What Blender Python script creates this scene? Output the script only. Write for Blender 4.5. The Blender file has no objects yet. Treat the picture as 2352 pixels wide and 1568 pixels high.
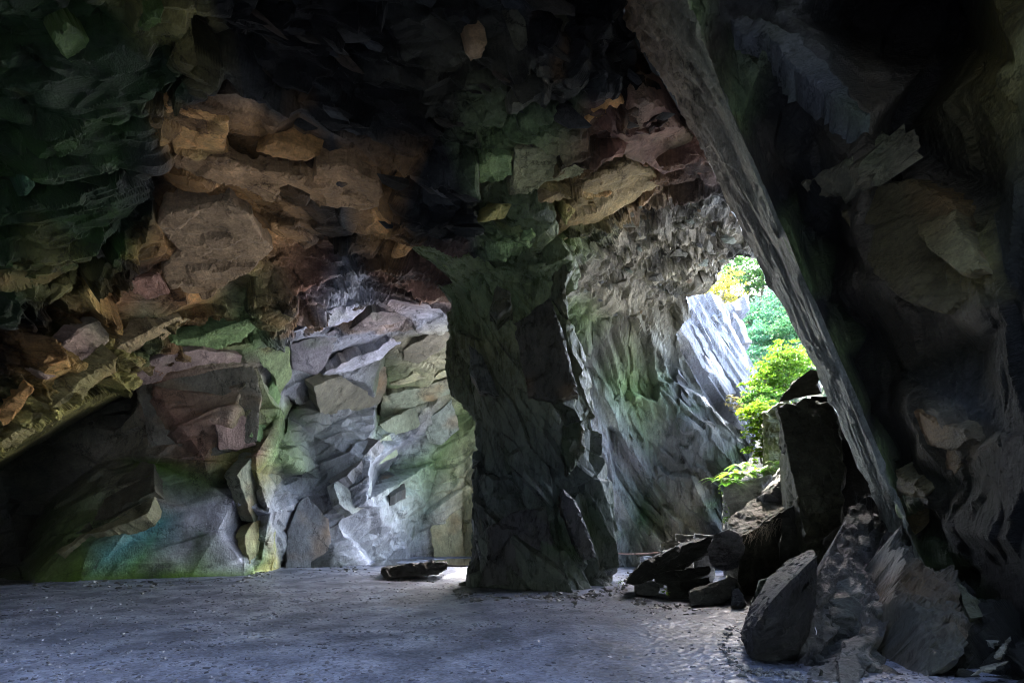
import bpy, bmesh, math, random
import numpy as np
from mathutils import Vector, Matrix
from mathutils.geometry import delaunay_2d_cdt

# ------------------------------------------------------------------ camera, sky, sun, exposure
SC = bpy.context.scene
COL = SC.collection
FPX, W0, H0, CX, HY, CAMH = 1150.0, 2352.0, 1568.0, 1176.0, 1215.0, 1.6
cam = bpy.data.cameras.new('camera'); camo = bpy.data.objects.new('camera', cam); COL.objects.link(camo)
cam.sensor_fit = 'HORIZONTAL'; cam.sensor_width = 36.0; cam.lens = 36.0 * FPX / W0
cam.shift_y = (HY - H0 / 2) / W0
cam.clip_start = 0.05; cam.clip_end = 2000
camo.location = (0, 0, CAMH); camo.rotation_euler = (math.radians(90), 0, 0)
SC.camera = camo

SUN_EL, SUN_AZ = math.radians(57), math.radians(14)      # azimuth from +Y towards +X
world = bpy.data.worlds.new('World'); SC.world = world; world.use_nodes = True
nt = world.node_tree; nt.nodes.clear()
sky = nt.nodes.new('ShaderNodeTexSky'); sky.sky_type = 'NISHITA'; sky.sun_disc = False
sky.air_density = 1.0; sky.dust_density = 3.0; sky.ozone_density = .6
sky.sun_elevation = SUN_EL; sky.sun_rotation = SUN_AZ
bg = nt.nodes.new('ShaderNodeBackground'); bg.inputs['Strength'].default_value = 0.15
wo = nt.nodes.new('ShaderNodeOutputWorld')
nt.links.new(sky.outputs[0], bg.inputs['Color']); nt.links.new(bg.outputs[0], wo.inputs['Surface'])
sl = bpy.data.lights.new('sun', 'SUN'); sl.energy = 2.0; sl.angle = math.radians(0.53); sl.color = (1.0, 0.95, 0.86)
so = bpy.data.objects.new('sun', sl); COL.objects.link(so)
SD = Vector((math.sin(SUN_AZ) * math.cos(SUN_EL), math.cos(SUN_AZ) * math.cos(SUN_EL), math.sin(SUN_EL)))
so.rotation_euler = SD.to_track_quat('Z', 'Y').to_euler(); so.location = (20, 20, 40)
SC.view_settings.view_transform = 'Standard'; SC.view_settings.look = 'None'
SC.view_settings.exposure = 4.75; SC.view_settings.gamma = 1.0
SC.view_settings.use_white_balance = True; SC.view_settings.white_balance_temperature = 6900; SC.view_settings.white_balance_tint = 10
SC.render.engine = 'CYCLES'
SC.cycles.use_denoising = True
SC.cycles.pixel_filter_type = 'BLACKMAN_HARRIS'; SC.cycles.filter_width = 1.0
SC.cycles.max_bounces = 6; SC.cycles.diffuse_bounces = 1; SC.cycles.glossy_bounces = 3
SC.cycles.transmission_bounces = 4; SC.cycles.transparent_max_bounces = 8
SC.cycles.sample_clamp_indirect = 4.0

RNG = random.Random(7)

# ------------------------------------------------------------------ helpers
def P3(x, y, d):
    return ((x - CX) / FPX * d, d, CAMH + (HY - y) / FPX * d)
def floor_d(y):
    return CAMH * FPX / (y - HY)

class Tile:                                  # coordinates read off an enlarged crop -> picture coordinates
    def __init__(s, ox, oy, k): s.ox, s.oy, s.k = ox, oy, k
    def __call__(s, u, v): return (s.ox + u * s.k, s.oy + v * s.k)
TD = Tile(0, 0, 1)
R1 = Tile(0, 0, .5274); R2 = Tile(0, 735, .5314); R3 = Tile(551.3, 459.4, .5857); R4 = Tile(918.8, 459.4, .5857)
R5 = Tile(1378.2, 505.3, .5272); R6 = Tile(1562, 0, .5275); R7 = Tile(1562, 781, .5023); R8 = Tile(643, 0, .4297)
W1 = Tile(1506.8, 551.3, .2344); W2 = Tile(1414.9, 1148.5, .1953); W3 = Tile(1561.9, 900.4, .2344); W4 = Tile(1699.7, 1176, .2774)

def _h(ix, iy, iz, k):
    with np.errstate(over='ignore'):
        h = (ix.astype(np.uint32) * np.uint32(374761393) + iy.astype(np.uint32) * np.uint32(668265263)
             + iz.astype(np.uint32) * np.uint32(2147483647 - 1013904223) + np.uint32((k * 2654435761) & 0xffffffff))
        h = (h ^ (h >> np.uint32(13))) * np.uint32(1274126177)
        h = (h ^ (h >> np.uint32(15))) * np.uint32(2246822519)
        h = h ^ (h >> np.uint32(16))
    return h.astype(np.float64) / 4294967295.0

def vnoise(P, seed=0):
    I = np.floor(P).astype(np.int64); F = P - I; F = F * F * (3 - 2 * F)
    r = 0
    for a in (0, 1):
        for b in (0, 1):
            for c in (0, 1):
                w = (F[:, 0] if a else 1 - F[:, 0]) * (F[:, 1] if b else 1 - F[:, 1]) * (F[:, 2] if c else 1 - F[:, 2])
                r = r + w * _h(I[:, 0] + a, I[:, 1] + b, I[:, 2] + c, seed)
    return r * 2 - 1
def fbm(P, seed=0, o=4):
    r = 0; a = 1; t = 0
    for k in range(o):
        r = r + a * vnoise(P * 2 ** k + 17.3 * k, seed + k); t += a; a *= .5
    return r / t
def worley(P, seed=0):
    """nearest two cells: centre, id, and how far the point is from the border between them"""
    I = np.floor(P).astype(np.int64); n = len(P)
    b1 = np.full(n, 1e9); b2 = np.full(n, 1e9)
    c1 = np.zeros((n, 3)); c2 = np.zeros((n, 3)); i1 = np.zeros((n, 3), np.int64); i2 = np.zeros((n, 3), np.int64)
    for a in (-1, 0, 1):
        for b in (-1, 0, 1):
            for c in (-1, 0, 1):
                J = I + np.array([a, b, c])
                f = np.stack([_h(J[:, 0], J[:, 1], J[:, 2], seed + q) for q in (1, 2, 3)], 1) + J
                dd = ((P - f) ** 2).sum(1)
                m = dd < b1; k = (~m) & (dd < b2)
                b2[m] = b1[m]; c2[m] = c1[m]; i2[m] = i1[m]
                b1[m] = dd[m]; c1[m] = f[m]; i1[m] = J[m]
                b2[k] = dd[k]; c2[k] = f[k]; i2[k] = J[k]
    return c1, i1, c2, i2, np.sqrt(b2) - np.sqrt(b1)
def frame(n, u):                              # strata frame: rows = along u, across, normal n
    n = Vector(n).normalized(); u = Vector(u); u = (u - n * u.dot(n)).normalized(); v = n.cross(u)
    return np.array([u, v, n])
def facets(P, M, size, amp, slope, seed, soft=.09):
    """broken-slate relief: every cell is a tilted plane; returns displacement and a 0..1 id per point"""
    Q = (P @ M.T) / np.array(size)
    c1, i1, c2, i2, e = worley(Q, seed)
    def val(c, i):
        h = _h(i[:, 0], i[:, 1], i[:, 2], seed + 9) * 2 - 1
        g = np.stack([_h(i[:, 0], i[:, 1], i[:, 2], seed + 10 + q) * 2 - 1 for q in range(3)], 1)
        return amp * (h + slope * (g * (Q - c)).sum(1))
    A, B = val(c1, i1), val(c2, i2)
    t = np.clip(e / soft, 0, 1) * .5 + .5
    return A * t + B * (1 - t), _h(i1[:, 0], i1[:, 1], i1[:, 2], seed + 14)

# ------------------------------------------------------------------ materials
def newmat(name):
    m = bpy.data.materials.new(name); m.use_nodes = True
    t = m.node_tree; t.nodes.clear()
    o = t.nodes.new('ShaderNodeOutputMaterial'); b = t.nodes.new('ShaderNodeBsdfPrincipled')
    t.links.new(b.outputs[0], o.inputs['Surface'])
    return m, t, b
def rockmat(name, rough=.62, streak=(1, 1, 1), rot=(0, 0, 0), scale=1.0, bump=.5, color=None, spec=.5, grain=.42, crack=.9):
    m, t, b = newmat(name); N = t.nodes.new; L = t.links.new
    tc = N('ShaderNodeTexCoord'); mp = N('ShaderNodeMapping'); mp.inputs['Rotation'].default_value = rot
    mp.inputs['Scale'].default_value = streak; L(tc.outputs['Object'], mp.inputs['Vector'])
    n1 = N('ShaderNodeTexNoise'); n1.inputs['Scale'].default_value = 3.0 * scale; n1.inputs['Detail'].default_value = 7; n1.inputs['Roughness'].default_value = .74
    L(mp.outputs[0], n1.inputs['Vector'])
    n2 = N('ShaderNodeTexNoise'); n2.inputs['Scale'].default_value = 17 * scale; n2.inputs['Detail'].default_value = 4; n2.inputs['Roughness'].default_value = .75
    L(tc.outputs['Object'], n2.inputs['Vector'])
    if color is None:
        at = N('ShaderNodeAttribute'); at.attribute_name = 'Col'; csrc = at.outputs['Color']
    else:
        rgb = N('ShaderNodeRGB'); rgb.outputs[0].default_value = (*color, 1); csrc = rgb.outputs[0]
    mr = N('ShaderNodeMapRange'); mr.inputs['From Min'].default_value = .3; mr.inputs['From Max'].default_value = .7
    mr.inputs['To Min'].default_value = 1 - grain; mr.inputs['To Max'].default_value = 1 + grain
    L(n1.outputs['Fac'], mr.inputs['Value'])
    mr2 = N('ShaderNodeMapRange'); mr2.inputs['From Min'].default_value = .3; mr2.inputs['From Max'].default_value = .7
    mr2.inputs['To Min'].default_value = 1 - grain * .6; mr2.inputs['To Max'].default_value = 1 + grain * .6
    L(n2.outputs['Fac'], mr2.inputs['Value'])
    mu = N('ShaderNodeMath'); mu.operation = 'MULTIPLY'; L(mr.outputs[0], mu.inputs[0]); L(mr2.outputs[0], mu.inputs[1])
    vm = N('ShaderNodeVectorMath'); vm.operation = 'SCALE'; L(csrc, vm.inputs[0]); L(mu.outputs[0], vm.inputs['Scale'])
    # thin joints running with the bedding
    va = N('ShaderNodeVectorMath'); va.operation = 'MULTIPLY_ADD'; L(n1.outputs['Color'], va.inputs[0]); va.inputs[1].default_value = (1.1, 1.1, 1.1); L(mp.outputs[0], va.inputs[2])
    vc = N('ShaderNodeTexVoronoi'); vc.feature = 'DISTANCE_TO_EDGE'; vc.inputs['Scale'].default_value = crack * scale; L(va.outputs[0], vc.inputs['Vector'])
    ck = N('ShaderNodeMapRange'); ck.inputs['From Min'].default_value = .004; ck.inputs['From Max'].default_value = .03; ck.inputs['To Min'].default_value = .35; ck.inputs['To Max'].default_value = 1; L(vc.outputs['Distance'], ck.inputs['Value'])
    nm = N('ShaderNodeTexNoise'); nm.inputs['Scale'].default_value = .9 * scale; nm.inputs['Detail'].default_value = 2; L(tc.outputs['Object'], nm.inputs['Vector'])
    cm = N('ShaderNodeMapRange'); cm.inputs['From Min'].default_value = .48; cm.inputs['From Max'].default_value = .62; cm.inputs['To Min'].default_value = 1; cm.inputs['To Max'].default_value = 0; L(nm.outputs['Fac'], cm.inputs['Value'])
    cx_ = N('ShaderNodeMath'); cx_.operation = 'MAXIMUM'; L(ck.outputs[0], cx_.inputs[0]); L(cm.outputs[0], cx_.inputs[1]); ck = cx_
    vs = N('ShaderNodeVectorMath'); vs.operation = 'SCALE'; L(vm.outputs[0], vs.inputs[0]); L(ck.outputs[0], vs.inputs['Scale'])
    L(vs.outputs[0], b.inputs['Base Color'])
    ad = N('ShaderNodeMath'); ad.operation = 'MULTIPLY_ADD'; L(n2.outputs['Fac'], ad.inputs[0]); ad.inputs[1].default_value = .35; L(n1.outputs['Fac'], ad.inputs[2])
    bp = N('ShaderNodeBump'); bp.inputs['Strength'].default_value = bump; bp.inputs['Distance'].default_value = .12
    ak = N('ShaderNodeMath'); ak.operation = 'MULTIPLY_ADD'; L(ck.outputs[0], ak.inputs[0]); ak.inputs[1].default_value = .35; L(ad.outputs[0], ak.inputs[2])
    L(ak.outputs[0], bp.inputs['Height']); L(bp.outputs[0], b.inputs['Normal'])
    rr = N('ShaderNodeMapRange'); rr.inputs['From Min'].default_value = .3; rr.inputs['From Max'].default_value = .7
    rr.inputs['To Min'].default_value = rough - .14; rr.inputs['To Max'].default_value = rough + .14
    L(n1.outputs['Fac'], rr.inputs['Value']); L(rr.outputs[0], b.inputs['Roughness'])
    b.inputs['Specular IOR Level'].default_value = spec
    return m

C = dict(G=(.15, .16, .16), D=(.018, .020, .020), O=(.45, .25, .095), B=(.31, .175, .12), Y=(.36, .32, .11), L=(.36, .37, .41),
         N=(.022, .060, .010), P=(.20, .29, .12), T=(.10, .30, .30), C=(.50, .47, .28), S=(.27, .24, .17), R=(.30, .15, .10), K=(.05, .053, .05),
         W=(.50, .50, .56), M=(.075, .075, .05), V=(.13, .26, .03))  # D and K: slate darkened to stand in for shade in the gaps
M_CEIL = rockmat('slate_ceiling', .46, (1, 1, 2.2), (0, .5, 0), 1.0, .8, spec=.15)
M_WALL = rockmat('slate_wall', .42, (1, 1, .5), (0, .5, 0), 1.0, .75, spec=.3)
M_DIAG = rockmat('slate_wall_streaked', .42, (2.2, 1.2, .4), (0, .5, 0), 1.0, .75, spec=.35)
M_RIDGE = rockmat('slate_ridge', .55, (3.5, 3.5, .22), (0, .43, 0), 1.0, .9)
M_PIL = rockmat('slate_pillar', .30, (1.6, 1.6, .5), (0, .1, 0), 1.0, .7, spec=.45)
M_BLK = rockmat('slate_block', .48, (1, 1, 2.2), (.4, .6, 0), 1.3, .85, spec=.2)

# ------------------------------------------------------------------ mesh builders
def link(name, me, mat=None, parent=None, **props):
    o = bpy.data.objects.new(name, me); COL.objects.link(o)
    if mat and me: me.materials.clear(); me.materials.append(mat)
    if parent: o.parent = parent
    for k, v in props.items(): o[k] = v
    return o
def mesh_np(name, V, F, cols=None, smooth=False):
    me = bpy.data.meshes.new(name)
    V = np.asarray(V, np.float32); F = np.asarray(F, np.int32); k = F.shape[1]
    me.vertices.add(len(V)); me.vertices.foreach_set('co', V.ravel())
    me.loops.add(F.size); me.loops.foreach_set('vertex_index', F.ravel())
    me.polygons.add(len(F)); me.polygons.foreach_set('loop_start', np.arange(0, F.size, k, dtype=np.int32))
    try: me.polygons.foreach_set('loop_total', np.full(len(F), k, np.int32))
    except Exception: pass
    me.polygons.foreach_set('use_smooth', np.full(len(F), smooth, bool))
    me.update(calc_edges=True); me.validate()
    if cols is not None:
        a = me.color_attributes.new('Col', 'FLOAT_COLOR', 'POINT')
        a.data.foreach_set('color', np.concatenate([cols, np.ones((len(cols), 1))], 1).astype(np.float32).ravel())
    return me
def inpoly(X, Y, poly):
    r = np.zeros(X.shape, bool); n = len(poly)
    for i in range(n):
        x0, y0 = poly[i]; x1, y1 = poly[(i + 1) % n]
        c = ((y0 > Y) != (y1 > Y)) & (X < (x1 - x0) * (Y - y0) / ((y1 - y0) or 1e-9) + x0)
        r ^= c
    return r

class Field:
    """a faceted rock face: key points (place in the view, distance, colour) joined by planar triangles"""
    def __init__(s, pts):
        s.pts = pts
        co = [Vector((p[0], p[1])) for p in pts]
        v, e, f, ov, oe, of = delaunay_2d_cdt(co, [], [], 0, 1e-6)
        s.xy = np.array([(a.x, a.y) for a in v]); src = [o[0] for o in ov]
        s.inv = np.array([1 / pts[i][2] for i in src]); s.col = np.array([C[pts[i][3]] for i in src]); s.tri = f
    def sample(s, X, Y):
        inv = np.full(X.shape, np.nan); col = np.zeros(X.shape + (3,))
        for (a, b, c) in s.tri:
            pa, pb, pc = s.xy[a], s.xy[b], s.xy[c]
            lo = np.minimum(np.minimum(pa, pb), pc) - .01; hi = np.maximum(np.maximum(pa, pb), pc) + .01
            m = (X >= lo[0]) & (X <= hi[0]) & (Y >= lo[1]) & (Y <= hi[1])
            if not m.any(): continue
            x, y = X[m], Y[m]
            den = (pb[1] - pc[1]) * (pa[0] - pc[0]) + (pc[0] - pb[0]) * (pa[1] - pc[1])
            if abs(den) < 1e-9: continue
            w0 = ((pb[1] - pc[1]) * (x - pc[0]) + (pc[0] - pb[0]) * (y - pc[1])) / den
            w1 = ((pc[1] - pa[1]) * (x - pc[0]) + (pa[0] - pc[0]) * (y - pc[1])) / den
            w2 = 1 - w0 - w1
            k = (w0 > -1e-4) & (w1 > -1e-4) & (w2 > -1e-4)
            mm = np.zeros(X.shape, bool); mm[m] = k
            inv[mm] = (w0 * s.inv[a] + w1 * s.inv[b] + w2 * s.inv[c])[k]
            col[mm] = (w0[:, None] * s.col[a] + w1[:, None] * s.col[b] + w2[:, None] * s.col[c])[k]
        return inv, col
    def depth(s, x, y):
        inv, _ = s.sample(np.array([float(x)]), np.array([float(y)]))
        return 1 / inv[0]

def grid_field(field, x0, x1, y0, y1, step, warp=0):
    nx = int((x1 - x0) / step) + 1; ny = int((y1 - y0) / step) + 1
    X, Y = np.meshgrid(x0 + np.arange(nx) * step, y0 + np.arange(ny) * step)
    inv, col = field.sample(X, Y)
    d = 1 / inv
    P = np.stack([(X - CX) / FPX * d, d, CAMH + (HY - Y) / FPX * d], -1)
    return X, Y, P, col
def grid_normals(P):
    Q = np.nan_to_num(P)
    du = np.gradient(Q, axis=1); dv = np.gradient(Q, axis=0)
    n = np.cross(dv, du); n /= np.linalg.norm(n, axis=-1, keepdims=True) + 1e-12
    view = Q - np.array([0, 0, CAMH])
    f = (n * view).sum(-1) > 0; n[f] *= -1
    for _ in range(3):
        m = n.copy(); m[1:-1, 1:-1] = (n[1:-1, 1:-1] * 2 + n[:-2, 1:-1] + n[2:, 1:-1] + n[1:-1, :-2] + n[1:-1, 2:]) / 6; n = m
    return n / (np.linalg.norm(n, axis=-1, keepdims=True) + 1e-12)
def grid_mesh(name, P, col, keep, mat, smooth=False, **props):
    ny, nx = P.shape[:2]
    ok = ~np.isnan(P[..., 0])
    q = keep[:-1, :-1] & ok[:-1, :-1] & ok[1:, :-1] & ok[:-1, 1:] & ok[1:, 1:]
    j, i = np.nonzero(q); a = j * nx + i
    F = np.stack([a, a + 1, a + nx + 1, a + nx], 1)
    u, inv = np.unique(F, return_inverse=True); F = inv.reshape(F.shape)
    V = P.reshape(-1, 3)[u]; cc = col.reshape(-1, 3)[u]
    return link(name, mesh_np(name, V, F[:, ::-1], cc, smooth), mat, **props)

# ------------------------------------------------------------------ the cave shell (roof, left wall, back walls)
SH = [ # roof
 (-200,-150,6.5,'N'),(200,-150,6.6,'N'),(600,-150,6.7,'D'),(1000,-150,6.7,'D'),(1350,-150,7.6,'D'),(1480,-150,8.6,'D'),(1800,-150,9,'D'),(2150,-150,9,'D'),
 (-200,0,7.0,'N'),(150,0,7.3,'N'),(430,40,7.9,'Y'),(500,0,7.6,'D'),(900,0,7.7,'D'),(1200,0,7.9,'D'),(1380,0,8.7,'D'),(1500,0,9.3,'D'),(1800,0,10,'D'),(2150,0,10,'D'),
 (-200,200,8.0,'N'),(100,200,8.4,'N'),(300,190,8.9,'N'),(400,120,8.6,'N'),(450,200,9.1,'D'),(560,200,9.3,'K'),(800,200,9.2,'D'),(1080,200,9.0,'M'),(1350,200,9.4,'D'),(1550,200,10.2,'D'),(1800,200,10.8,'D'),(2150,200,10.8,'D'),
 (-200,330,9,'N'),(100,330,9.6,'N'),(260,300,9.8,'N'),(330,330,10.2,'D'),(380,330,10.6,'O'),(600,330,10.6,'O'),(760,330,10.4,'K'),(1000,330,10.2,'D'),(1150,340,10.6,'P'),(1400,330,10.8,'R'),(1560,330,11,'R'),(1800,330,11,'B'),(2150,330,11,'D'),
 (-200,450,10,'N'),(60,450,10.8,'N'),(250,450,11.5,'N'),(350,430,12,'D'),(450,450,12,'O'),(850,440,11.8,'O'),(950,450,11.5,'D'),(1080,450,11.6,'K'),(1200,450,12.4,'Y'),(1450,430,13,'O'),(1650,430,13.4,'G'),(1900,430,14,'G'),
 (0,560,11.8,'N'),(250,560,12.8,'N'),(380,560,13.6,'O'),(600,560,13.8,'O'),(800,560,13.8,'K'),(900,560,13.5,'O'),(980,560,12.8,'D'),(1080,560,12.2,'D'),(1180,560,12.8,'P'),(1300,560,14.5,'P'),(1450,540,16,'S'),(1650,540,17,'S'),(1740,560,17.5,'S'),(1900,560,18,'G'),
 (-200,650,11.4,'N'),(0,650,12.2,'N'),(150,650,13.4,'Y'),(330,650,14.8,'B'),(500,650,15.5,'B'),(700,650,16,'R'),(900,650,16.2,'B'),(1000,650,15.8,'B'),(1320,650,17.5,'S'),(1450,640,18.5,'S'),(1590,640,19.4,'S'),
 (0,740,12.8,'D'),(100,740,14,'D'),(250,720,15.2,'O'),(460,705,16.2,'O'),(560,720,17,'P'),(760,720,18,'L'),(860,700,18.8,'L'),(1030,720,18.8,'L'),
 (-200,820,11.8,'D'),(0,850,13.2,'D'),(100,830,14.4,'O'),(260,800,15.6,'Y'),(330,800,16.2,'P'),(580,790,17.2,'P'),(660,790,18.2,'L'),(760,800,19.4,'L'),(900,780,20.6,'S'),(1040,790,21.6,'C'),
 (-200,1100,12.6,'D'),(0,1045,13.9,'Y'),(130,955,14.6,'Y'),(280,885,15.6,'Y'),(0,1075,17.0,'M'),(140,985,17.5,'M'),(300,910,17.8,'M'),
 # hanging slab and recess, the recess keyed dark in place of shade
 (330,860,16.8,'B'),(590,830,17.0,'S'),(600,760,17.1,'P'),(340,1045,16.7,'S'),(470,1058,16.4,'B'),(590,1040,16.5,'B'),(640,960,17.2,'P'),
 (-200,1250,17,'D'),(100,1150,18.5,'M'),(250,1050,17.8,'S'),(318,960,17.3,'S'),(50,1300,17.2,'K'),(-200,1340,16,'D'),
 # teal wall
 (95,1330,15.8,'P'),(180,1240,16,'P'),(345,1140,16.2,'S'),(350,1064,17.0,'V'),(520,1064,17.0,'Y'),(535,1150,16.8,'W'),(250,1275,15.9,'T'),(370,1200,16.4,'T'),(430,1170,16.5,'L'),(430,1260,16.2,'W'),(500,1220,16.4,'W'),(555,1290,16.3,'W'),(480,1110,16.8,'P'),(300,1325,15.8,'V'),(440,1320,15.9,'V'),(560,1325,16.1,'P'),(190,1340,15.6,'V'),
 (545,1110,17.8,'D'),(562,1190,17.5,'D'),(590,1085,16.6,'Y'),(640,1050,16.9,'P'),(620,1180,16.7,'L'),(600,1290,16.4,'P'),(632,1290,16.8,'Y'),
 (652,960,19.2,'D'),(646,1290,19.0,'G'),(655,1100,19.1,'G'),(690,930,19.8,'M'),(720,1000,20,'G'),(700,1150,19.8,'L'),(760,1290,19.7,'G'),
 (655,905,18.3,'L'),(740,850,19.2,'L'),(890,755,20.2,'W'),(672,925,19.8,'M'),(748,880,20.8,'M'),(880,800,21.5,'M'),  # keys below the lip are dark, shade put into the colour
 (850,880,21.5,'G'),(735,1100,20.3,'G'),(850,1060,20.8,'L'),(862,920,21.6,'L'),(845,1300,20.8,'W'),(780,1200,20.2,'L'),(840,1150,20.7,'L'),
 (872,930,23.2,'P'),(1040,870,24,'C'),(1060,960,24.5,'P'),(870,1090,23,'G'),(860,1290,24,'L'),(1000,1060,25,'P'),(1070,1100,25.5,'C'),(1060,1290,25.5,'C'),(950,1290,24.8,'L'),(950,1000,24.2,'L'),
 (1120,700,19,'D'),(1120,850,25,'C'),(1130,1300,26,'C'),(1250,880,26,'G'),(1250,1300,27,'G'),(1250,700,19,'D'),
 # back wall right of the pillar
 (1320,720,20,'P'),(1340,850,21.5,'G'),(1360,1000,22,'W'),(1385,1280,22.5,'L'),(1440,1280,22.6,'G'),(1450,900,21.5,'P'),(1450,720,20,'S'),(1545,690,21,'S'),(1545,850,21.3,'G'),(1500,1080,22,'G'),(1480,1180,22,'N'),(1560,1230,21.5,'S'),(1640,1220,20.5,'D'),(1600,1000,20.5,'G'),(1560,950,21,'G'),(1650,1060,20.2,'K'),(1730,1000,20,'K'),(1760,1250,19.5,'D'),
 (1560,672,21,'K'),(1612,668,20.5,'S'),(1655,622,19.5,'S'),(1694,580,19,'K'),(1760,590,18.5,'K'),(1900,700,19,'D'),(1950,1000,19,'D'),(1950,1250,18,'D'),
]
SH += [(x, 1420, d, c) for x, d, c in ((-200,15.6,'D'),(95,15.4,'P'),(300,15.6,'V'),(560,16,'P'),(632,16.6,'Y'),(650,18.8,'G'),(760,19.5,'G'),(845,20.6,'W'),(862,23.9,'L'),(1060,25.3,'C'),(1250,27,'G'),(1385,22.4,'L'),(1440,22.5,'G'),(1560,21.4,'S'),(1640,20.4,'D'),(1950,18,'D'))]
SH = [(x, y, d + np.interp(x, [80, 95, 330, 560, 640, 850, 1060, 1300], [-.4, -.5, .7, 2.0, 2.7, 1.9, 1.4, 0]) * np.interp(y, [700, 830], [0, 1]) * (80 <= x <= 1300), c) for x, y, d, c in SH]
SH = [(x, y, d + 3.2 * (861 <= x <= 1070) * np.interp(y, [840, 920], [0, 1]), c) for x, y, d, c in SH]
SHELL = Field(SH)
GS = 3.0
X, Y, P, col = grid_field(SHELL, -196, 1944, -148, 1416, GS)
ok = ~np.isnan(P[..., 0])
Nn = grid_normals(P)
pf = np.nan_to_num(P).reshape(-1, 3); xf, yf = X.ravel(), Y.ravel()
sh_ = X.shape
# regions in the view
POLY_BACKR = [(1300,600),(1330,560),(1560,640),(1960,600),(1960,1450),(1230,1450),(1200,900),(1230,690)]
POLY_BRECCIA = [(1290,600),(1330,545),(1480,430),(1620,410),(1700,430),(1960,430),(1960,640),(1560,680),(1500,700),(1430,740),(1330,700)]
POLY_BACKL = [(-250,1060),(0,1060),(140,968),(300,890),(330,845),(590,770),(660,800),(760,720),(880,690),(1060,690),(1230,700),(1230,1450),(-250,1450)]
POLY_LEFT = [(-250,-200),(470,-200),(440,130),(360,260),(330,430),(250,560),(150,660),(0,740),(-250,800)]
POLY_TEAL = [(90,1345),(180,1240),(345,1140),(350,1062),(530,1062),(550,1180),(560,1300),(560,1420),(90,1420)]
mB = inpoly(X, Y, POLY_BACKR); mL = inpoly(X, Y, POLY_BACKL) & ~mB; mG = inpoly(X, Y, POLY_LEFT); mBr = inpoly(X, Y, POLY_BRECCIA) & ~mB
mC = ~(mB | mL | mG | mBr); mT = inpoly(X, Y, POLY_TEAL)
F_CEIL = frame((.25, .35, .9), (.9, .1, -.42)); F_DIP = frame((-.45, .2, .87), (.87, .1, .45)); F_DIAG = frame((.85, .35, .45), (.45, 0, -.9))
disp = np.zeros(X.size); cid = np.full(X.size, .5)
def relief(mask, layers, w=(.5, .5)):
    m = (mask & ok).ravel(); q = pf[m]; tot = 0; ids = []
    for F_, size, amp, slope, seed in layers:
        dv, iv = facets(q, F_, size, amp, slope, seed); tot = tot + dv; ids.append(iv)
    disp[m] = tot; cid[m] = w[0] * ids[0] + w[1] * ids[1]
relief(mC, [(F_CEIL, (4.6, 1.3, .8), .42, 1.0, 3), (F_CEIL, (1.9, .42, .32), .18, 1.1, 33), (F_CEIL, (.65, .17, .14), .06, 1.1, 63)])
mO = mC & inpoly(X, Y, [(330,210),(620,220),(760,330),(910,400),(910,520),(620,600),(560,700),(250,760),(300,600),(340,430)])
relief(mO, [(F_DIP, (3.6, 1.8, .9), .34, .7, 3), (F_DIP, (1.7, .7, .4), .10, .9, 33), (F_DIP, (.6, .3, .2), .018, 1.0, 63)])
relief(mL, [(F_DIP, (4.4, 2.2, 1.1), .20, .9, 5), (F_DIP, (2.0, 1.0, .5), .07, 1.0, 35), (F_DIP, (.7, .35, .22), .018, 1.0, 65)])
relief(mG, [(F_DIP, (3.8, 1.0, .8), .34, .9, 6), (F_DIP, (1.6, .4, .3), .16, 1.1, 36), (F_DIP, (.6, .18, .14), .05, 1.1, 66)])
relief(mB, [(F_DIAG, (3.6, 1.8, .8), .28, .8, 8), (F_DIAG, (1.5, .6, .28), .10, 1.0, 38), (F_DIAG, (.8, .3, .2), .035, 1.0, 68)])
relief(mBr, [(F_CEIL, (1.5, .9, .8), .22, 1.0, 9), (F_CEIL, (.55, .38, .36), .17, 1.2, 41), (F_CEIL, (.24, .17, .15), .085, 1.3, 71)], (.3, .7))
disp += .12 * fbm(pf * .4, 90, 3)
disp[mT.ravel()] *= .35
vw = pf - np.array([0, 0, CAMH]); vw /= np.linalg.norm(vw, axis=1, keepdims=True)
disp *= np.clip((np.abs((Nn.reshape(-1, 3) * vw).sum(1)) - .08) / .3, 0, 1)
Pd = P + Nn * disp.reshape(sh_)[..., None]
# colour of the stone: stain map with painted shade + slab to slab change + blotches
st = fbm(pf * .9, 120, 4); st2 = fbm(pf * .5 + 40, 140, 4)
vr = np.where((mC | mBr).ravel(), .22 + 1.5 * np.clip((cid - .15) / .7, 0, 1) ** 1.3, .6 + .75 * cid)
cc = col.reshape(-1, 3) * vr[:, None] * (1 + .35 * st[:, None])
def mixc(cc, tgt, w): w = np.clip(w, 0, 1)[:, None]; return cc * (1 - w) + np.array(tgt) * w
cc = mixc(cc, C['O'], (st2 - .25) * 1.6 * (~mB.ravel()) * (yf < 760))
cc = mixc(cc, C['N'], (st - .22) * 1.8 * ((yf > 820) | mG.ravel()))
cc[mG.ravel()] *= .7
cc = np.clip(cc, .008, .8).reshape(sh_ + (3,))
WINDOW = [(1694,585),(1664,606),(1650,628),(1608,668),(1573,674),(1588,731),(1552,763),(1562,805),(1610,895),(1640,948),(1681,969),(1722,998),(1726,1030),(1700,1100),(1690,1180),(1700,1260),(1700,1450),(1960,1450),(1960,590),(1765,590),(1750,596),(1720,590)]
HIDDEN = [(1140,800),(1150,900),(1158,1000),(1155,1120),(1150,1330),(1350,1330),(1340,1150),(1325,980),(1300,840),(1290,800)]     # the way out behind the pillar
LEX = np.interp(Y, [-150,0,172,290,378,527,590,640], [1330,1416,1498,1580,1653,1720,1745,1768])
BEHIND = (X > LEX + 90) & (Y < 440) & (Y > 170)                       # unseen opening cut behind the leaning wall to let sky light in
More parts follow.
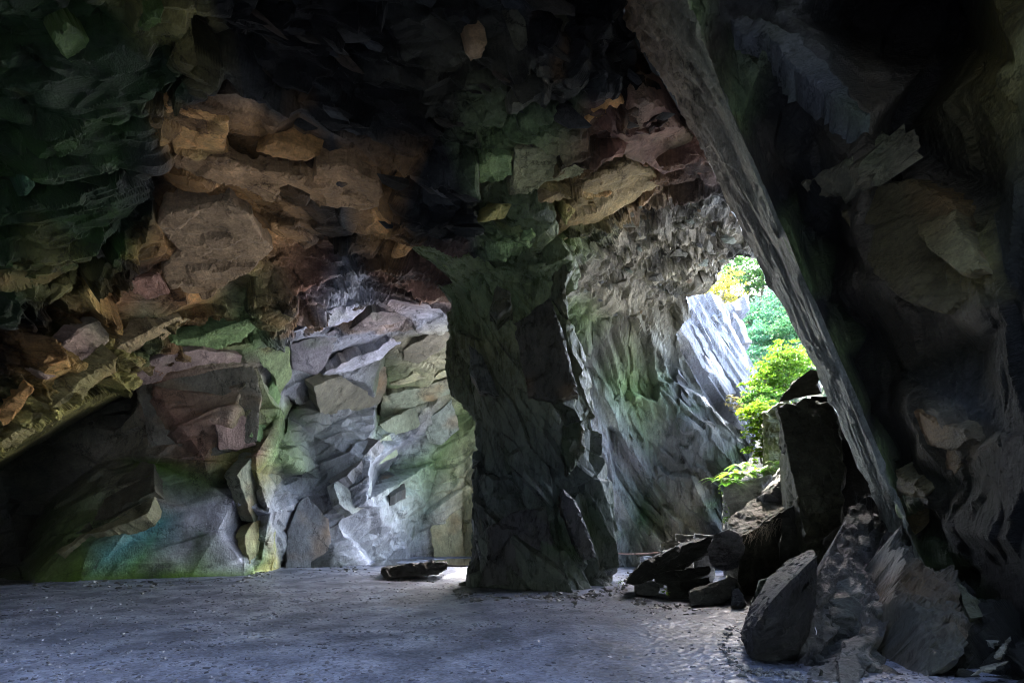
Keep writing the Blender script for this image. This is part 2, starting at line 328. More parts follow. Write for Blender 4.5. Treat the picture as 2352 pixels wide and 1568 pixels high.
hole = inpoly(X, Y, WINDOW) | inpoly(X, Y, HIDDEN) | BEHIND
keep = ~hole
reg_left, reg_back, reg_right = mG, mL, mB
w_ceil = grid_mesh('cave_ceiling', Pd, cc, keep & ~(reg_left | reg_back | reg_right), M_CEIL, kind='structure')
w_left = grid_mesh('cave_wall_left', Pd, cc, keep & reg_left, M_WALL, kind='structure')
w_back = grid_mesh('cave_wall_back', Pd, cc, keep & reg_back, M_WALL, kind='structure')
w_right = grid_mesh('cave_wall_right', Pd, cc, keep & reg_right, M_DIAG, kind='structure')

# ------------------------------------------------------------------ the leaning wall on the right with its long edge
LE = [(1330,-150,8.0),(1416,0,8.6),(1498,172,9.1),(1580,290,9.5),(1653,378,9.9),(1720,527,10.1),(1768,640,10.2),(1800,720,10.2),(1847,823,10.1),(1903,932,9.9),(1959,1057,9.6),(1999,1183,9.3),(2045,1225,9.2),(2120,1330,9.0),(2180,1480,8.8),(2230,1720,8.6)]
CR = [(1520,-150,7.0),(1590,30,7.3),(1704,264,7.8),(1800,527,8.2),(1857,660,8.3),(1905,823,8.3),(1959,932,8.2),(2020,1057,8.1),(2069,1183,8.0),(2137,1303,7.9),(2200,1480,7.8),(2250,1720,7.6)]
MID = [(1500,70,8.0,'O'),(1600,230,8.5,'S'),(1690,400,9.0,'S'),(1765,540,9.2,'P'),(1880,835,9.25,'G'),(1990,1070,8.9,'P')]
RWP = [(x, y, d, 'O' if y < 500 else 'G') for x, y, d in LE] + [(x, y, d, 'P') for x, y, d in CR] + MID + [
 (1660,30,7.4,'K'),(1770,260,8.0,'K'),(1860,527,8.45,'K'),(1915,680,8.5,'K'),(1960,823,8.5,'K'),(2010,932,8.4,'K'),(2070,1057,8.25,'K'),(2115,1183,8.15,'K'),
 (1650,-150,7.3,'K'),(1700,20,7.4,'G'),(1800,40,7.0,'G'),(1900,150,6.8,'G'),(2000,270,6.5,'S'),(1850,350,7.8,'K'),(1830,410,8.3,'D'),(2050,300,7.3,'K'),(2350,150,5.2,'Y'),(2550,-150,4.4,'D'),(2550,400,4.4,'M'),(2200,100,6.8,'D'),(2120,-20,6.6,'D'),(2000,-150,6.4,'D'),(2250,-150,5.6,'D'),(1960,60,7.3,'D'),
 (1890,400,7.6,'K'),(1990,425,7.0,'S'),(1935,480,7.9,'K'),(1960,540,7.4,'S'),(2060,440,7.3,'M'),(2150,500,6.5,'S'),(2240,600,6.1,'Y'),(2195,730,6.5,'S'),(2100,665,6.8,'S'),(1990,620,7.4,'S'),(1930,560,8.5,'D'),(2300,450,6.0,'M'),(2350,700,5.6,'D'),(2550,800,4.4,'D'),(2250,790,6.5,'M'),
 (2000,760,8.2,'D'),(2060,860,7.8,'M'),(2150,950,6.9,'S'),(2220,930,6.7,'G'),(2250,1000,6.5,'S'),(2110,1070,7.7,'M'),(2140,1150,7.5,'M'),(2165,1210,7.5,'D'),(2230,1110,7.0,'M'),(2350,1000,5.8,'D'),(2550,1100,4.4,'D'),(2290,1300,6.8,'D'),(2350,1250,5.8,'D'),(2550,1400,4.4,'D'),(2330,1600,6.4,'D'),(2550,1720,4.2,'D')]
RW = Field(RWP)
_ys = np.arange(-148, 1714, 3.0)
def curve(L, k):                                # a smooth line through the traced edge
    y = np.array([p[1] for p in L], float); v = np.array([p[k] for p in L], float)
    return np.polyval(np.polyfit(y / 1000, v, 3), _ys / 1000)
_wob = 5.0 * fbm(np.stack([_ys * .02, _ys * 0, _ys * 0], 1), 5, 5); _wob = _wob + 3.0 * (np.floor(vnoise(np.stack([_ys * .035, _ys * 0, _ys * 0 + 3.3], 1), 8) * 2.5) / 2.5)
_lx, _ld, _cx, _cd = curve(LE, 0) + _wob, curve(LE, 2), curve(CR, 0), curve(CR, 2)
_ns, _nw = 46, 250
_s = np.linspace(0, 1, _ns, endpoint=False); _w = np.linspace(0, 1, _nw) ** 1.2
Xs = _lx[:, None] + (_cx - _lx)[:, None] * _s; Is = 1 / _ld[:, None] + (1 / _cd - 1 / _ld)[:, None] * _s
Is = Is * (1 + .012 * np.sin(_s * math.pi * 2.5))           # grooves along the edge
Xw = _cx[:, None] + (2546 - _cx)[:, None] * _w; Yw = np.repeat(_ys[:, None], _nw, 1)
Iw, colw = RW.sample(np.clip(Xw, None, 2546), Yw); Iw = np.where(np.isnan(Iw), np.nanmean(Iw), Iw)
for _ in range(5):                                          # worn, rounded bulges
    q = np.pad(Iw, 2, mode='edge'); Iw = (q[:-4, 2:-2] + q[4:, 2:-2] + q[2:-2, :-4] + q[2:-2, 4:] + 2 * q[2:-2, 2:-2]) / 6
blend = np.clip(_w / .05, 0, 1)[None, :]; Iw = (1 / _cd)[:, None] * (1 - blend) + Iw * blend
X2 = np.concatenate([Xs, Xw], 1); Y2 = np.repeat(_ys[:, None], _ns + _nw, 1); _inv = np.concatenate([Is, Iw], 1)
_t = np.clip(_ys / 900, 0, 1)[:, None, None]
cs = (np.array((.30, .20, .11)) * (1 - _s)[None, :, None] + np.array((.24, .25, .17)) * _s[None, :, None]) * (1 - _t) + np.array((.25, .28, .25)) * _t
cs = cs * 1.3  # pale tone of the edge stands in for light falling on it
col2 = np.concatenate([np.broadcast_to(cs, (len(_ys), _ns, 3)), colw], 1)
_d = 1 / _inv
P2 = np.stack([(X2 - CX) / FPX * _d, _d, CAMH + (HY - Y2) / FPX * _d], -1)
N2 = grid_normals(P2); p2 = np.nan_to_num(P2).reshape(-1, 3)
kp2 = np.ones(X2.shape, bool); strip = (np.arange(_ns + _nw) < _ns)[None, :].repeat(len(_ys), 0).ravel()
F_RID = frame((.9, -.25, .38), (.38, .02, -.92))
F_RW = frame((-.8, -.5, -.2), (.35, 0, -.9))
r1, q1 = facets(p2, F_RW, (2.8, 1.3, 1.2), .26, .8, 11, .05)
r4, q4 = facets(p2, F_RW, (1.1, .5, .45), .07, 1.0, 12, .07)
r2, q2 = facets(p2, F_RID, (4.5, .2, .16), .07, .8, 44)
r3, q3 = facets(p2, F_RID, (1.6, .08, .07), .028, .8, 77)
dd = r1 * .45 + r4 * .8 + .05 * fbm(p2 * .8, 55, 4) + r3 * .25; low = ((Y2 > 950) & (X2 > 2080)).ravel()
wfl = np.concatenate([np.ones(_ns), np.clip(1 - _w / .07, 0, 1)])[None, :].repeat(len(_ys), 0).ravel(); dd = dd * (1 - wfl) + (r2 * .75 + r3) * wfl
v2_ = p2 - np.array([0, 0, CAMH]); v2_ /= np.linalg.norm(v2_, axis=1, keepdims=True) + 1e-9; gr_ = np.clip((np.abs((N2.reshape(-1, 3) * v2_).sum(1)) - .12) / .35, .12, 1); dd = np.where(strip, dd, dd * gr_)
st = fbm(p2 * 1.1, 220, 4)
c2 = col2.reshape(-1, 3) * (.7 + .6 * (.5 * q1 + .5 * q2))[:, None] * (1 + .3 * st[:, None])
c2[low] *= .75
c2 = c2 * (.55 + .45 * np.clip(wfl, 0, 1) ** 2)[:, None]  # wall off the edge and its foot darkened, shade put into the colour
Pd2 = P2 + N2 * dd.reshape(X2.shape)[..., None]
stripm = strip.reshape(X2.shape) | (np.arange(_ns + _nw) < _ns + 26)[None, :]
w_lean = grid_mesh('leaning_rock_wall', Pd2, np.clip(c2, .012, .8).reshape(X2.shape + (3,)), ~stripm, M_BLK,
    label='dark rock wall leaning over the floor, shade and a long lit diagonal edge put into its colour', category='rock wall')

pe = grid_mesh('edge', Pd2, np.clip(c2, .012, .8).reshape(X2.shape + (3,)), stripm, M_RIDGE, label='long straight grooved edge of the leaning wall, light put into its pale colour'); pe.parent = w_lean
# its far side: the wall is several metres thick
def strip_mesh(name, rows, cols_, mat, **props):
    A = np.array(rows); ny, nx = A.shape[:2]; j, i = np.meshgrid(np.arange(ny - 1), np.arange(nx - 1), indexing='ij'); a = (j * nx + i).ravel()
    F = np.stack([a, a + 1, a + nx + 1, a + nx], 1)
    return link(name, mesh_np(name, A.reshape(-1, 3), F, np.tile(np.array(cols_), (ny * nx, 1))), mat, **props)
rows = []
for t in np.linspace(0, 1, 12):
    r = []
    for k in range(0, len(_ys), 6):
        if True:
            p = Pd2[k, 0].copy(); p += np.array([5.0 * t, 4.4 * t, .0]); p += .12 * np.array([RNG.uniform(-1, 1) for _ in range(3)]) * (t > 0)
            r.append(p)
    rows.append(r)
strip_mesh('far_face', rows, C['K'], M_BLK, parent=w_lean)

# ------------------------------------------------------------------ the rest of the chamber behind the camera, and sheets added to block light
def sheet(name, V, mat, colr, n=24, amp=.5, gap=None, mouth=None, **props):
    (a, b, c, d) = [np.array(v, float) for v in V]
    s, t = np.meshgrid(np.linspace(0, 1, n), np.linspace(0, 1, n))
    Q = (a * (1 - s)[..., None] * (1 - t)[..., None] + b * s[..., None] * (1 - t)[..., None] + c * s[..., None] * t[..., None] + d * (1 - s)[..., None] * t[..., None])
    nn = np.cross(b - a, d - a); nn /= np.linalg.norm(nn)
    f, _ = facets(Q.reshape(-1, 3), np.eye(3), (2, 2, 2), amp, .8, 21)
    Q = Q + nn * f.reshape(s.shape)[..., None]
    if mouth: return grid_mesh(name, Q, np.tile(np.array(colr), s.shape + (1,)), ~((Q[..., 1] > mouth[0]) & (Q[..., 1] < mouth[1]) & (Q[..., 2] < mouth[2])), mat, **props)
    return grid_mesh(name, Q, np.tile(np.array(colr), s.shape + (1,)), np.ones(s.shape, bool) if gap is None else ~((Q[..., 0] > gap[0]) & (Q[..., 0] < gap[1]) & (Q[..., 1] > gap[2]) & (Q[..., 1] < gap[3])), mat, **props)
LIGHT_GAP = (-8.0, 3.4, -1.2, 4.3)                                        # opening added in the roof, out of view, to light the floor
hull_top = sheet('cave_roof_rear', [(-26, -14, 11), (14, -14, 11), (14, 9, 12), (-26, 9, 12)], M_CEIL, C['K'], n=60, gap=LIGHT_GAP, kind='structure')
sheet('light_blocker_lip', [(-16, 4.7, 7.3), (5.5, 4.7, 7.3), (5.5, 5.3, 12.6), (-16, 5.3, 12.6)], M_CEIL, C['K'], amp=.12, kind='structure')  # unseen sheet added to keep the roof light off the ceiling
sheet('sun_blocker_right', [(3.6, 8.6, 10.6), (10.5, 15.0, 10.6), (10.5, 15.0, 16), (3.6, 8.6, 16)], M_CEIL, C['K'], amp=.12, kind='structure')  # unseen sheet added to keep sun off the foreground slabs
sheet('sun_blocker_left', [(-26, 8, 12.6), (-3, 8, 12.6), (-3, 22, 13.2), (-26, 22, 13.2)], M_CEIL, C['K'], kind='structure')  # unseen sheet added to stop a sun leak onto the floor
sheet('cave_wall_rear_left', [(-20, -14, -1), (-20, 17, -1), (-14, 17, 12.5), (-14, -14, 12.5)], M_CEIL, C['K'], kind='structure')
sheet('cave_wall_rear_right', [(5.8, 4.2, -1), (5.8, -14, -1), (5.6, -14, 12.5), (5.6, 4.2, 12.5)], M_CEIL, C['K'], kind='structure')
sheet('cave_wall_entrance_left', [(-21, -12, -1), (-7, -12, -1), (-9, -12, 12.5), (-21, -12, 12.5)], M_CEIL, C['K'], kind='structure')
sheet('cave_wall_entrance_top', [(-10, -12.4, 2.6), (7, -12.4, 2.6), (7, -12.4, 12.5), (-10, -12.4, 12.5)], M_CEIL, C['K'], kind='structure')
sheet('light_blocker_roof', [(-30, -14, 13.5), (12, -14, 13.5), (9, 9.5, 13.8), (-30, 9.5, 13.8)], M_CEIL, C['K'], n=60, gap=LIGHT_GAP, kind='structure')  # unseen second roof added to close gaps against sky light

# ------------------------------------------------------------------ floor
def ground_z(x, y):
    return 0
gx = np.concatenate([np.linspace(-120, -26, 12), np.arange(-24, 12, .12), np.linspace(13, 120, 14)])
gy = np.concatenate([np.linspace(-120, -6, 14), np.arange(-4, 3, .5), np.arange(3, 12, .06), np.arange(12, 32, .16), np.linspace(33, 160, 14)])
GX, GY = np.meshgrid(gx, gy)
gp = np.stack([GX.ravel(), GY.ravel(), np.zeros(GX.size)], 1)
gz = .10 * fbm(gp * .45, 300, 3) + .030 * fbm(gp * 2.2, 310, 4) + .004 * fbm(gp * 9, 320, 2)
GP = np.stack([GX, GY, gz.reshape(GX.shape) - .03], -1)
mg, t, b = newmat('slate_gravel'); N_ = t.nodes.new; L_ = t.links.new
tc = N_('ShaderNodeTexCoord')
vo = N_('ShaderNodeTexVoronoi'); vo.inputs['Scale'].default_value = 30; L_(tc.outputs['Object'], vo.inputs['Vector'])
vo2 = N_('ShaderNodeTexVoronoi'); vo2.inputs['Scale'].default_value = 9; L_(tc.outputs['Object'], vo2.inputs['Vector'])
no = N_('ShaderNodeTexNoise'); no.inputs['Scale'].default_value = 1.1; no.inputs['Detail'].default_value = 6; L_(tc.outputs['Object'], no.inputs['Vector'])
cr = N_('ShaderNodeValToRGB'); cr.color_ramp.elements[0].position = .38; cr.color_ramp.elements[0].color = (.10, .118, .165, 1)
cr.color_ramp.elements[1].position = .62; cr.color_ramp.elements[1].color = (.28, .315, .42, 1); L_(no.outputs['Fac'], cr.inputs[0])
mx = N_('ShaderNodeMix'); mx.data_type = 'RGBA'; mx.blend_type = 'MULTIPLY'; mx.inputs['Factor'].default_value = .75
L_(cr.outputs[0], mx.inputs['A']); 
bw = N_('ShaderNodeMapRange'); bw.inputs['To Min'].default_value = .25; bw.inputs['To Max'].default_value = 1.3
sp = N_('ShaderNodeSeparateColor'); L_(vo.outputs['Color'], sp.inputs[0]); L_(sp.outputs[0], bw.inputs['Value'])
L_(bw.outputs[0], mx.inputs['B']); L_(mx.outputs['Result'], b.inputs['Base Color'])
ma = N_('ShaderNodeMath'); ma.operation = 'MULTIPLY_ADD'; ma.inputs[1].default_value = .6; L_(vo2.outputs['Distance'], ma.inputs[0]); L_(sp.outputs[1], ma.inputs[2])
bp = N_('ShaderNodeBump'); bp.inputs['Strength'].default_value = .85; bp.inputs['Distance'].default_value = .03; L_(ma.outputs[0], bp.inputs['Height']); L_(bp.outputs[0], b.inputs['Normal'])
rg = N_('ShaderNodeMapRange'); rg.inputs['From Min'].default_value = .35; rg.inputs['From Max'].default_value = .65; rg.inputs['To Min'].default_value = .58; rg.inputs['To Max'].default_value = .27
L_(no.outputs['Fac'], rg.inputs['Value']); L_(rg.outputs[0], b.inputs['Roughness'])
M_GRAVEL = mg
ground = grid_mesh('ground', GP, np.zeros(GX.shape + (3,)) + .1, np.ones(GX.shape, bool), mg, smooth=True, kind='structure')

# ------------------------------------------------------------------ the pillar
PIL = [(1385,1040,1450,13.2),(1350,1052,1428,13.6),(1300,1058,1405,13.8),(1200,1060,1388,14.0),(1100,1066,1375,14.1),(1000,1078,1355,14.2),(950,1072,1347,14.2),(900,1062,1341,14.2),(850,1052,1334,14.2),(800,1047,1326,14.2),
       (750,1041,1316,14.1),(700,1030,1308,14.0),(650,1008,1308,13.3),(600,975,1305,12.6),(550,925,1290,12.1),(500,870,1260,11.8),(440,800,1220,11.6)]
def make_pillar():
    nz, na = 380, 520
    ys = np.linspace(PIL[0][0], PIL[-1][0], nz)
    yk = np.array([p[0] for p in PIL])[::-1]
    f = lambda k: np.interp(ys, yk, np.array([p[k] for p in PIL])[::-1])
    xl, xr, df = f(1), f(2), f(3)
    th = np.linspace(0, 2 * math.pi, na, endpoint=False)
    V = np.zeros((nz, na, 3))
    dc = df + 1.9
    for k in range(nz):
        xc = (xl[k] + xr[k]) / 2; a = (xr[k] - xl[k]) / 2 / FPX * dc[k]
        bb = 1.9
        cs, sn = np.cos(th), np.sin(th)
        e = .72                                   # squarish outline
        V[k, :, 0] = (xc - CX) / FPX * dc[k] + a * np.sign(cs) * np.abs(cs) ** e
        V[k, :, 1] = dc[k] - bb * np.sign(sn) * np.abs(sn) ** e
        V[k, :, 2] = CAMH + (HY - ys[k]) / FPX * dc[k]
    V[..., 2] -= .25
    ctr = V.mean(1, keepdims=True); n = V - ctr; n[..., 2] = 0; n /= np.linalg.norm(n, axis=-1, keepdims=True)
    p = V.reshape(-1, 3)
    FP = frame((.3, -.9, .25), (.45, .1, -.9))
    a1, i1 = facets(p, FP, (4.6, 1.7, 1.5), .46, .9, 13, .04)
    a2, i2 = facets(p, FP, (2.0, .65, .55), .17, 1.1, 43, .05)
    a3, i3 = facets(p, FP, (.7, .22, .2), .03, 1.1, 73)
    V2 = V + n * (a1 + a2 + a3 - .26).reshape(nz, na)[..., None]
    st = fbm(p * .8, 420, 4)
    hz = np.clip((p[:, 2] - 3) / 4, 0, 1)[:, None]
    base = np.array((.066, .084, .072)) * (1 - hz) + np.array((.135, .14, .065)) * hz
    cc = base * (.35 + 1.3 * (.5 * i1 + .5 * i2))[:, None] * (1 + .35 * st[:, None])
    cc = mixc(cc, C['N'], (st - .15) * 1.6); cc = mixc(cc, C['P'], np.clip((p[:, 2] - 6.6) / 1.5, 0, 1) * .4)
    idx = np.arange(nz * na).reshape(nz, na); nxt = np.roll(idx, -1, axis=1)
    F = np.stack([idx[:-1].ravel(), nxt[:-1].ravel(), nxt[1:].ravel(), idx[1:].ravel()], 1)
    return mesh_np('rock_pillar', V2.reshape(-1, 3), F, np.clip(cc, .02, .7))
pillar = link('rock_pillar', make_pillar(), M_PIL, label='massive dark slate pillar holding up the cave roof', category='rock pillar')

# ------------------------------------------------------------------ slabs standing out of walls and roof, and loose blocks
def jag(poly, step=9, amp=2.2, rng=RNG):
    out = []
    n = len(poly)
    for i in range(n):
        (x0, y0), (x1, y1) = poly[i], poly[(i + 1) % n]
        l = math.hypot(x1 - x0, y1 - y0); k = max(1, int(l / step)); nx, ny = -(y1 - y0) / (l + 1e-9), (x1 - x0) / (l + 1e-9)
        off = 0
        for j in range(k):
            t = (j + (rng.uniform(-.25, .25) if j else 0)) / k
            off = off * .5 + rng.uniform(-amp, amp) if j else 0
            out.append((x0 + (x1 - x0) * t + nx * off, y0 + (y1 - y0) * t + ny * off))
    return out
SLAB_SEED = [500]
def slab(tile, poly, field, lift=.12, thick=.5, colr=None, mat=None, parent=None, name='rock_slab', relief=.06, grid=7, tilt=(0, 0), dfun=None, amp=2.2, cell=(.9, .5, .5), F=None, boost=1.0, **props):
    SLAB_SEED[0] += 1; seed = SLAB_SEED[0]
    pts = [tile(u, v) for u, v in poly]
    # plane of the slab
    if dfun is None:
        dep = [field.depth(x, y) for x, y in pts]
        dep = [q if q == q else np.nanmean(dep) for q in dep]
    else:
        dep = [dfun(x, y) for x, y in pts]
    if field is not None: lift = lift * (.42 if parent is w_back else .55)
    A = np.array([P3(x, y, d - lift) for (x, y), d in zip(pts, dep)]); ctr = A.mean(0)
    u_, s_, vt = np.linalg.svd(A - ctr); n = vt[2]
    view = ctr - np.array([0, 0, CAMH])
    if n @ view > 0: n = -n
    n = n + np.array([tilt[0], 0, tilt[1]]); n /= np.linalg.norm(n)
    vd = view / np.linalg.norm(view)
    if abs(n @ vd) < .3: n = n - vd * .35; n /= np.linalg.norm(n)
    out = jag(pts, amp=amp)
    xs = [p[0] for p in out]; ys = [p[1] for p in out]
    g = []
    yy = min(ys) + grid * .5; r = 0
    while yy < max(ys):
        xx = min(xs) + (grid * .5 if r % 2 else 0)
        while xx < max(xs):
            g.append((xx + RNG.uniform(-2, 2), yy + RNG.uniform(-2, 2))); xx += grid
        yy += grid * .87; r += 1
    if g:
        G = np.array(g); ins = inpoly(G[:, 0], G[:, 1], out)
        O = np.array(out); dm = np.sqrt(((G[:, None] - O[None]) ** 2).sum(-1)).min(1)
        G = G[ins & (dm > grid * .45)]
    else: G = np.zeros((0, 2))
    co = [Vector(p) for p in out] + [Vector(p) for p in G]
    nb = len(out)
    v, e, f, ov, oe, of = delaunay_2d_cdt(co, [(i, (i + 1) % nb) for i in range(nb)], [], 1, 1e-4)
    if not f: return None
    XY = np.array([(a.x, a.y) for a in v])
    dirs = np.stack([(XY[:, 0] - CX) / FPX, np.ones(len(XY)), (HY - XY[:, 1]) / FPX], 1)
    cam0 = np.array([0, 0, CAMH])
    t = ((ctr - cam0) @ n) / (dirs @ n)
    dmed = np.median(t); t = np.clip(t, dmed * .75, dmed * 1.3)
    V = cam0 + dirs * t[:, None]
    ed = np.array([min(o) < nb if o else True for o in ov])
    FF = F if F is not None else frame(n, (1, 0, .4) if abs(n[0]) < .9 else (0, 1, .3))
    ter, tid = facets(V, FF, cell, relief, .9, seed)
    if F is not None:
        t2, _i = facets(V, FF, tuple(q * .35 for q in cell), relief * .5, 1.0, seed + 70); ter = ter + t2
    V = V + n * (ter + relief * .5 * fbm(V * 3, seed, 3))[:, None]
    V[ed] -= n * relief * .8
    cnt = {}
    for tri in f:
        for a_, b_ in ((tri[0], tri[1]), (tri[1], tri[2]), (tri[2], tri[0])):
            cnt[(a_, b_)] = 1
    be = [k for k in cnt if (k[1], k[0]) not in cnt]
    bv = sorted({a_ for k in be for a_ in k}); bm_ = {a_: len(V) + i for i, a_ in enumerate(bv)}
    back = V[bv] - n * thick + np.random.RandomState(seed).uniform(-.04, .04, (len(bv), 3))
    V2 = np.concatenate([V, back])
    F = [tuple(t_) for t_ in f]
    for a_, b_ in be: F += [(b_, a_, bm_[a_]), (b_, bm_[a_], bm_[b_])]
    if colr is None:
        _, cv = field.sample(XY[:, 0], XY[:, 1]); cv = np.concatenate([cv, cv[bv]])
    else:
        base = C[colr] if isinstance(colr, str) else colr
        cv = np.tile(np.array(base) * boost, (len(V2), 1))
    st_ = fbm(V2 * 1.3, seed + 3, 4)
    cv = cv * (1 + .45 * st_[:, None]) * RNG.uniform(.85, 1.15)
    cv = mixc(cv, C['O'] if RNG.random() < .5 else C['P'], (fbm(V2 * .9 + 9, seed + 5, 3) - .1) * .9)
    me = mesh_np(name, V2, np.array(F), np.clip(cv, .02, .75))
    return link(name, me, mat or M_WALL, parent, **props)

def block(tile, pts, back=1.0, colr='G', mat=None, name='boulder', drop=False, sub=.16, amp=.06, shrink=.9, streak=None, bx=0.0, dk=.85, **props):
    """a loose block: hull of the corners one sees and of its hidden far side"""
    SLAB_SEED[0] += 1; seed = SLAB_SEED[0]; amp0 = amp
    A = []
    for u, v, d in pts:
        x, y = tile(u, v); A.append(np.array(P3(x, y, d)))
    A = np.array(A); c = A.mean(0)
    cam0 = np.array([0, 0, CAMH])
    S = c + (A - c) * shrink
    Bk = cam0 + (S - cam0) * ((S[:, 1:2] + back) / S[:, 1:2]) + np.array([bx, 0, 0])
    Bk[:, 2] = np.minimum(Bk[:, 2], A[:, 2].max())
    allp = [A, Bk]
    if drop:
        lo = A[A[:, 2] < np.quantile(A[:, 2], .7)]; q = lo.copy(); q[:, 2] = -.12; q2 = q * np.array([1, 1, 1]); q2[:, :2] *= ((q[:, 1:2] + back) / q[:, 1:2]); allp += [q2]
        if drop == 2: allp.append(q)
    bm = bmesh.new()
    for p in np.concatenate(allp): bm.verts.new(p)
    r = bmesh.ops.convex_hull(bm, input=bm.verts)
    junk = [g for g in r['geom_interior'] + r['geom_unused'] if isinstance(g, bmesh.types.BMVert)]
    if junk: bmesh.ops.delete(bm, geom=list(set(junk)), context='VERTS')
    for it in range(7):
        es = [e for e in bm.edges if e.calc_length() > sub]
        if not es or len(bm.faces) > 16000: break
        bmesh.ops.subdivide_edges(bm, edges=es, cuts=1, use_grid_fill=False)
        bmesh.ops.triangulate(bm, faces=[f for f in bm.faces if len(f.verts) > 3])
    bm.normal_update()
    V = np.array([v.co for v in bm.verts]); Nv = np.array([v.normal for v in bm.verts])
    M = streak if streak is not None else frame((.3, -.5, .8), (1, .2, .2))
    s0 = max(.35, np.linalg.norm(A.max(0) - A.min(0)) * .25)
    a1, i1 = facets(V, M, (s0 * 1.6, s0, s0 * .6), amp, .9, seed)
    a2, i2 = facets(V, M, (s0 * .5, s0 * .3, s0 * .2), amp * .45, 1.0, seed + 50)
    amp = min(amp, s0 * .08); k_ = amp / max(amp0, 1e-6); a1 = a1 * k_; a2 = a2 * k_
    q_ = (V @ np.asarray(M)[2]) / max(.07, s0 * .22) + .8 * fbm(V * 1.1, seed + 8, 2); a1 = a1 + amp * .9 * ((q_ - np.floor(q_)) ** 2 - .4)
    V2 = V + Nv * (a1 + a2 + amp * .4 * fbm(V * 4, seed, 3))[:, None]
    base = np.array(C[colr] if isinstance(colr, str) else colr) * dk
    cv = base * (.65 + .7 * (.5 * i1 + .5 * i2))[:, None] * (1 + .35 * fbm(V * 1.7, seed + 4, 4))[:, None]
    F = np.array([[v.index for v in f.verts] for f in bm.faces]); bm.free()
    me = mesh_np(name, V2, F, np.clip(cv, .015, .75))
    return link(name, me, mat or M_BLK, None, **props)

# roof slabs
CE = dict(field=SHELL, mat=M_CEIL, parent=w_ceil, boost=1.3)
slab(R1, [(715,430),(880,475),(1000,520),(985,640),(1000,690),(860,700),(760,660),(720,560)], colr='O', lift=.30, **CE)
slab(R1, [(740,690),(980,690),(1110,745),(1360,790),(1375,725),(1490,735),(1568,770),(1650,800),(1690,900),(1568,930),(1300,870),(1150,880),(1060,830),(900,780),(770,770)], colr=(.38,.24,.12), lift=.42, **CE)
slab(R1, [(665,1010),(720,915),(900,905),(1000,885),(1100,950),(1140,1040),(1190,1100),(1120,1160),(1000,1230),(900,1300),(740,1270),(700,1180),(780,1090),(740,1050)], colr=(.36,.25,.14), lift=.45, **CE)
slab(R1, [(560,1220),(690,1200),(740,1270),(640,1310),(560,1260)], colr='B', lift=.35, **CE)
slab(R1, [(1115,655),(1190,615),(1300,650),(1390,690),(1310,700),(1200,690)], colr='O', lift=.30, **CE)
slab(R1, [(430,1130),(520,1070),(630,1020),(600,1080),(520,1150),(440,1170)], colr='S', lift=.35, **CE)
slab(R8, [(990,290),(1020,215),(1110,235),(1080,310),(1020,335)], colr=(.36,.25,.14), lift=.4, **CE)
slab(R8, [(785,1010),(850,950),(950,910),(1005,980),(980,1090),(930,1105),(830,1050)], colr=(.13,.13,.125), lift=.4, **CE)
slab(R8, [(1025,965),(1080,900),(1120,830),(1240,840),(1250,930),(1180,970),(1100,1000),(1040,985)], colr='P', lift=.35, **CE)
slab(R8, [(1245,930),(1260,830),(1480,800),(1630,780),(1760,830),(1660,920),(1550,960),(1430,990),(1300,1060),(1260,1090),(1220,1060)], colr=(.30,.30,.16), lift=.32, **CE)
slab(R8, [(1280,1130),(1430,1060),(1600,1000),(1700,920),(1860,850),(1980,900),(2050,970),(1930,1060),(1700,1200),(1550,1280),(1460,1320),(1500,1180),(1600,1070),(1430,1090),(1330,1160)], colr=(.34,.25,.12), lift=.45, **CE)
slab(R8, [(1720,740),(1800,650),(1870,540),(1960,515),(2060,560),(2100,620),(2190,700),(2300,830),(2352,960),(2280,980),(2190,890),(2050,940),(1930,870),(1800,820)], colr=(.30,.18,.13), lift=.35, **CE)
slab(R8, [(1090,1185),(1110,1150),(1180,1090),(1260,1080),(1210,1170)], colr='Y', lift=.35, **CE)
slab(R8, [(1140,1400),(1200,1340),(1350,1250),(1450,1310),(1350,1380),(1240,1450),(1100,1480)], colr='P', lift=.3, **CE)
slab(R8, [(600,1340),(650,1280),(720,1255),(710,1330),(640,1380),(580,1385)], colr='O', lift=.35, **CE)
slab(R8, [(1420,180),(1560,150),(1480,240),(1300,300),(1260,270)], colr='M', lift=.3, **CE)
slab(R8, [(1210,600),(1240,540),(1360,490),(1350,540),(1260,610)], colr='M', lift=.3, **CE)
slab(R8, [(1600,690),(1680,540),(1760,480),(1840,540),(1760,590),(1680,620)], colr='O', lift=.3, **CE)
# bands along the left of the roof
CL = dict(field=SHELL, mat=M_WALL, parent=w_left, boost=.6)
slab(R1, [(380,500),(520,380),(680,300),(700,290),(650,440),(560,450),(430,510),(380,560)], colr=(.20,.26,.18), lift=.35, **CL)
slab(R1, [(165,640),(360,510),(385,560),(290,660),(180,735)], colr=(.14,.24,.11), lift=.35, **CL)
slab(R1, [(230,180),(290,95),(320,120),(400,190),(330,230),(300,270)], colr=(.10,.17,.05), lift=.3, **CL)
slab(R1, [(60,1170),(330,1100),(340,1160),(200,1240),(60,1270),(0,1280),(0,1230)], colr=(.12,.18,.05), lift=.35, **CL)
slab(R1, [(315,1075),(420,1030),(440,1060),(420,1110),(330,1100)], colr='Y', lift=.3, **CL)
slab(R1, [(595,590),(650,555),(660,590),(640,630),(600,630)], colr='Y', lift=.4, **CL)
slab(R1, [(600,130),(640,80),(720,60),(700,110),(650,155),(615,150)], colr=(.13,.22,.05), lift=.3, **CL)
slab(R1, [(100,770),(140,730),(150,800),(120,850),(80,860)], colr=(.08,.2,.1), lift=.3, **CL)
CB = dict(field=SHELL, mat=M_WALL, parent=w_back, relief=.022)
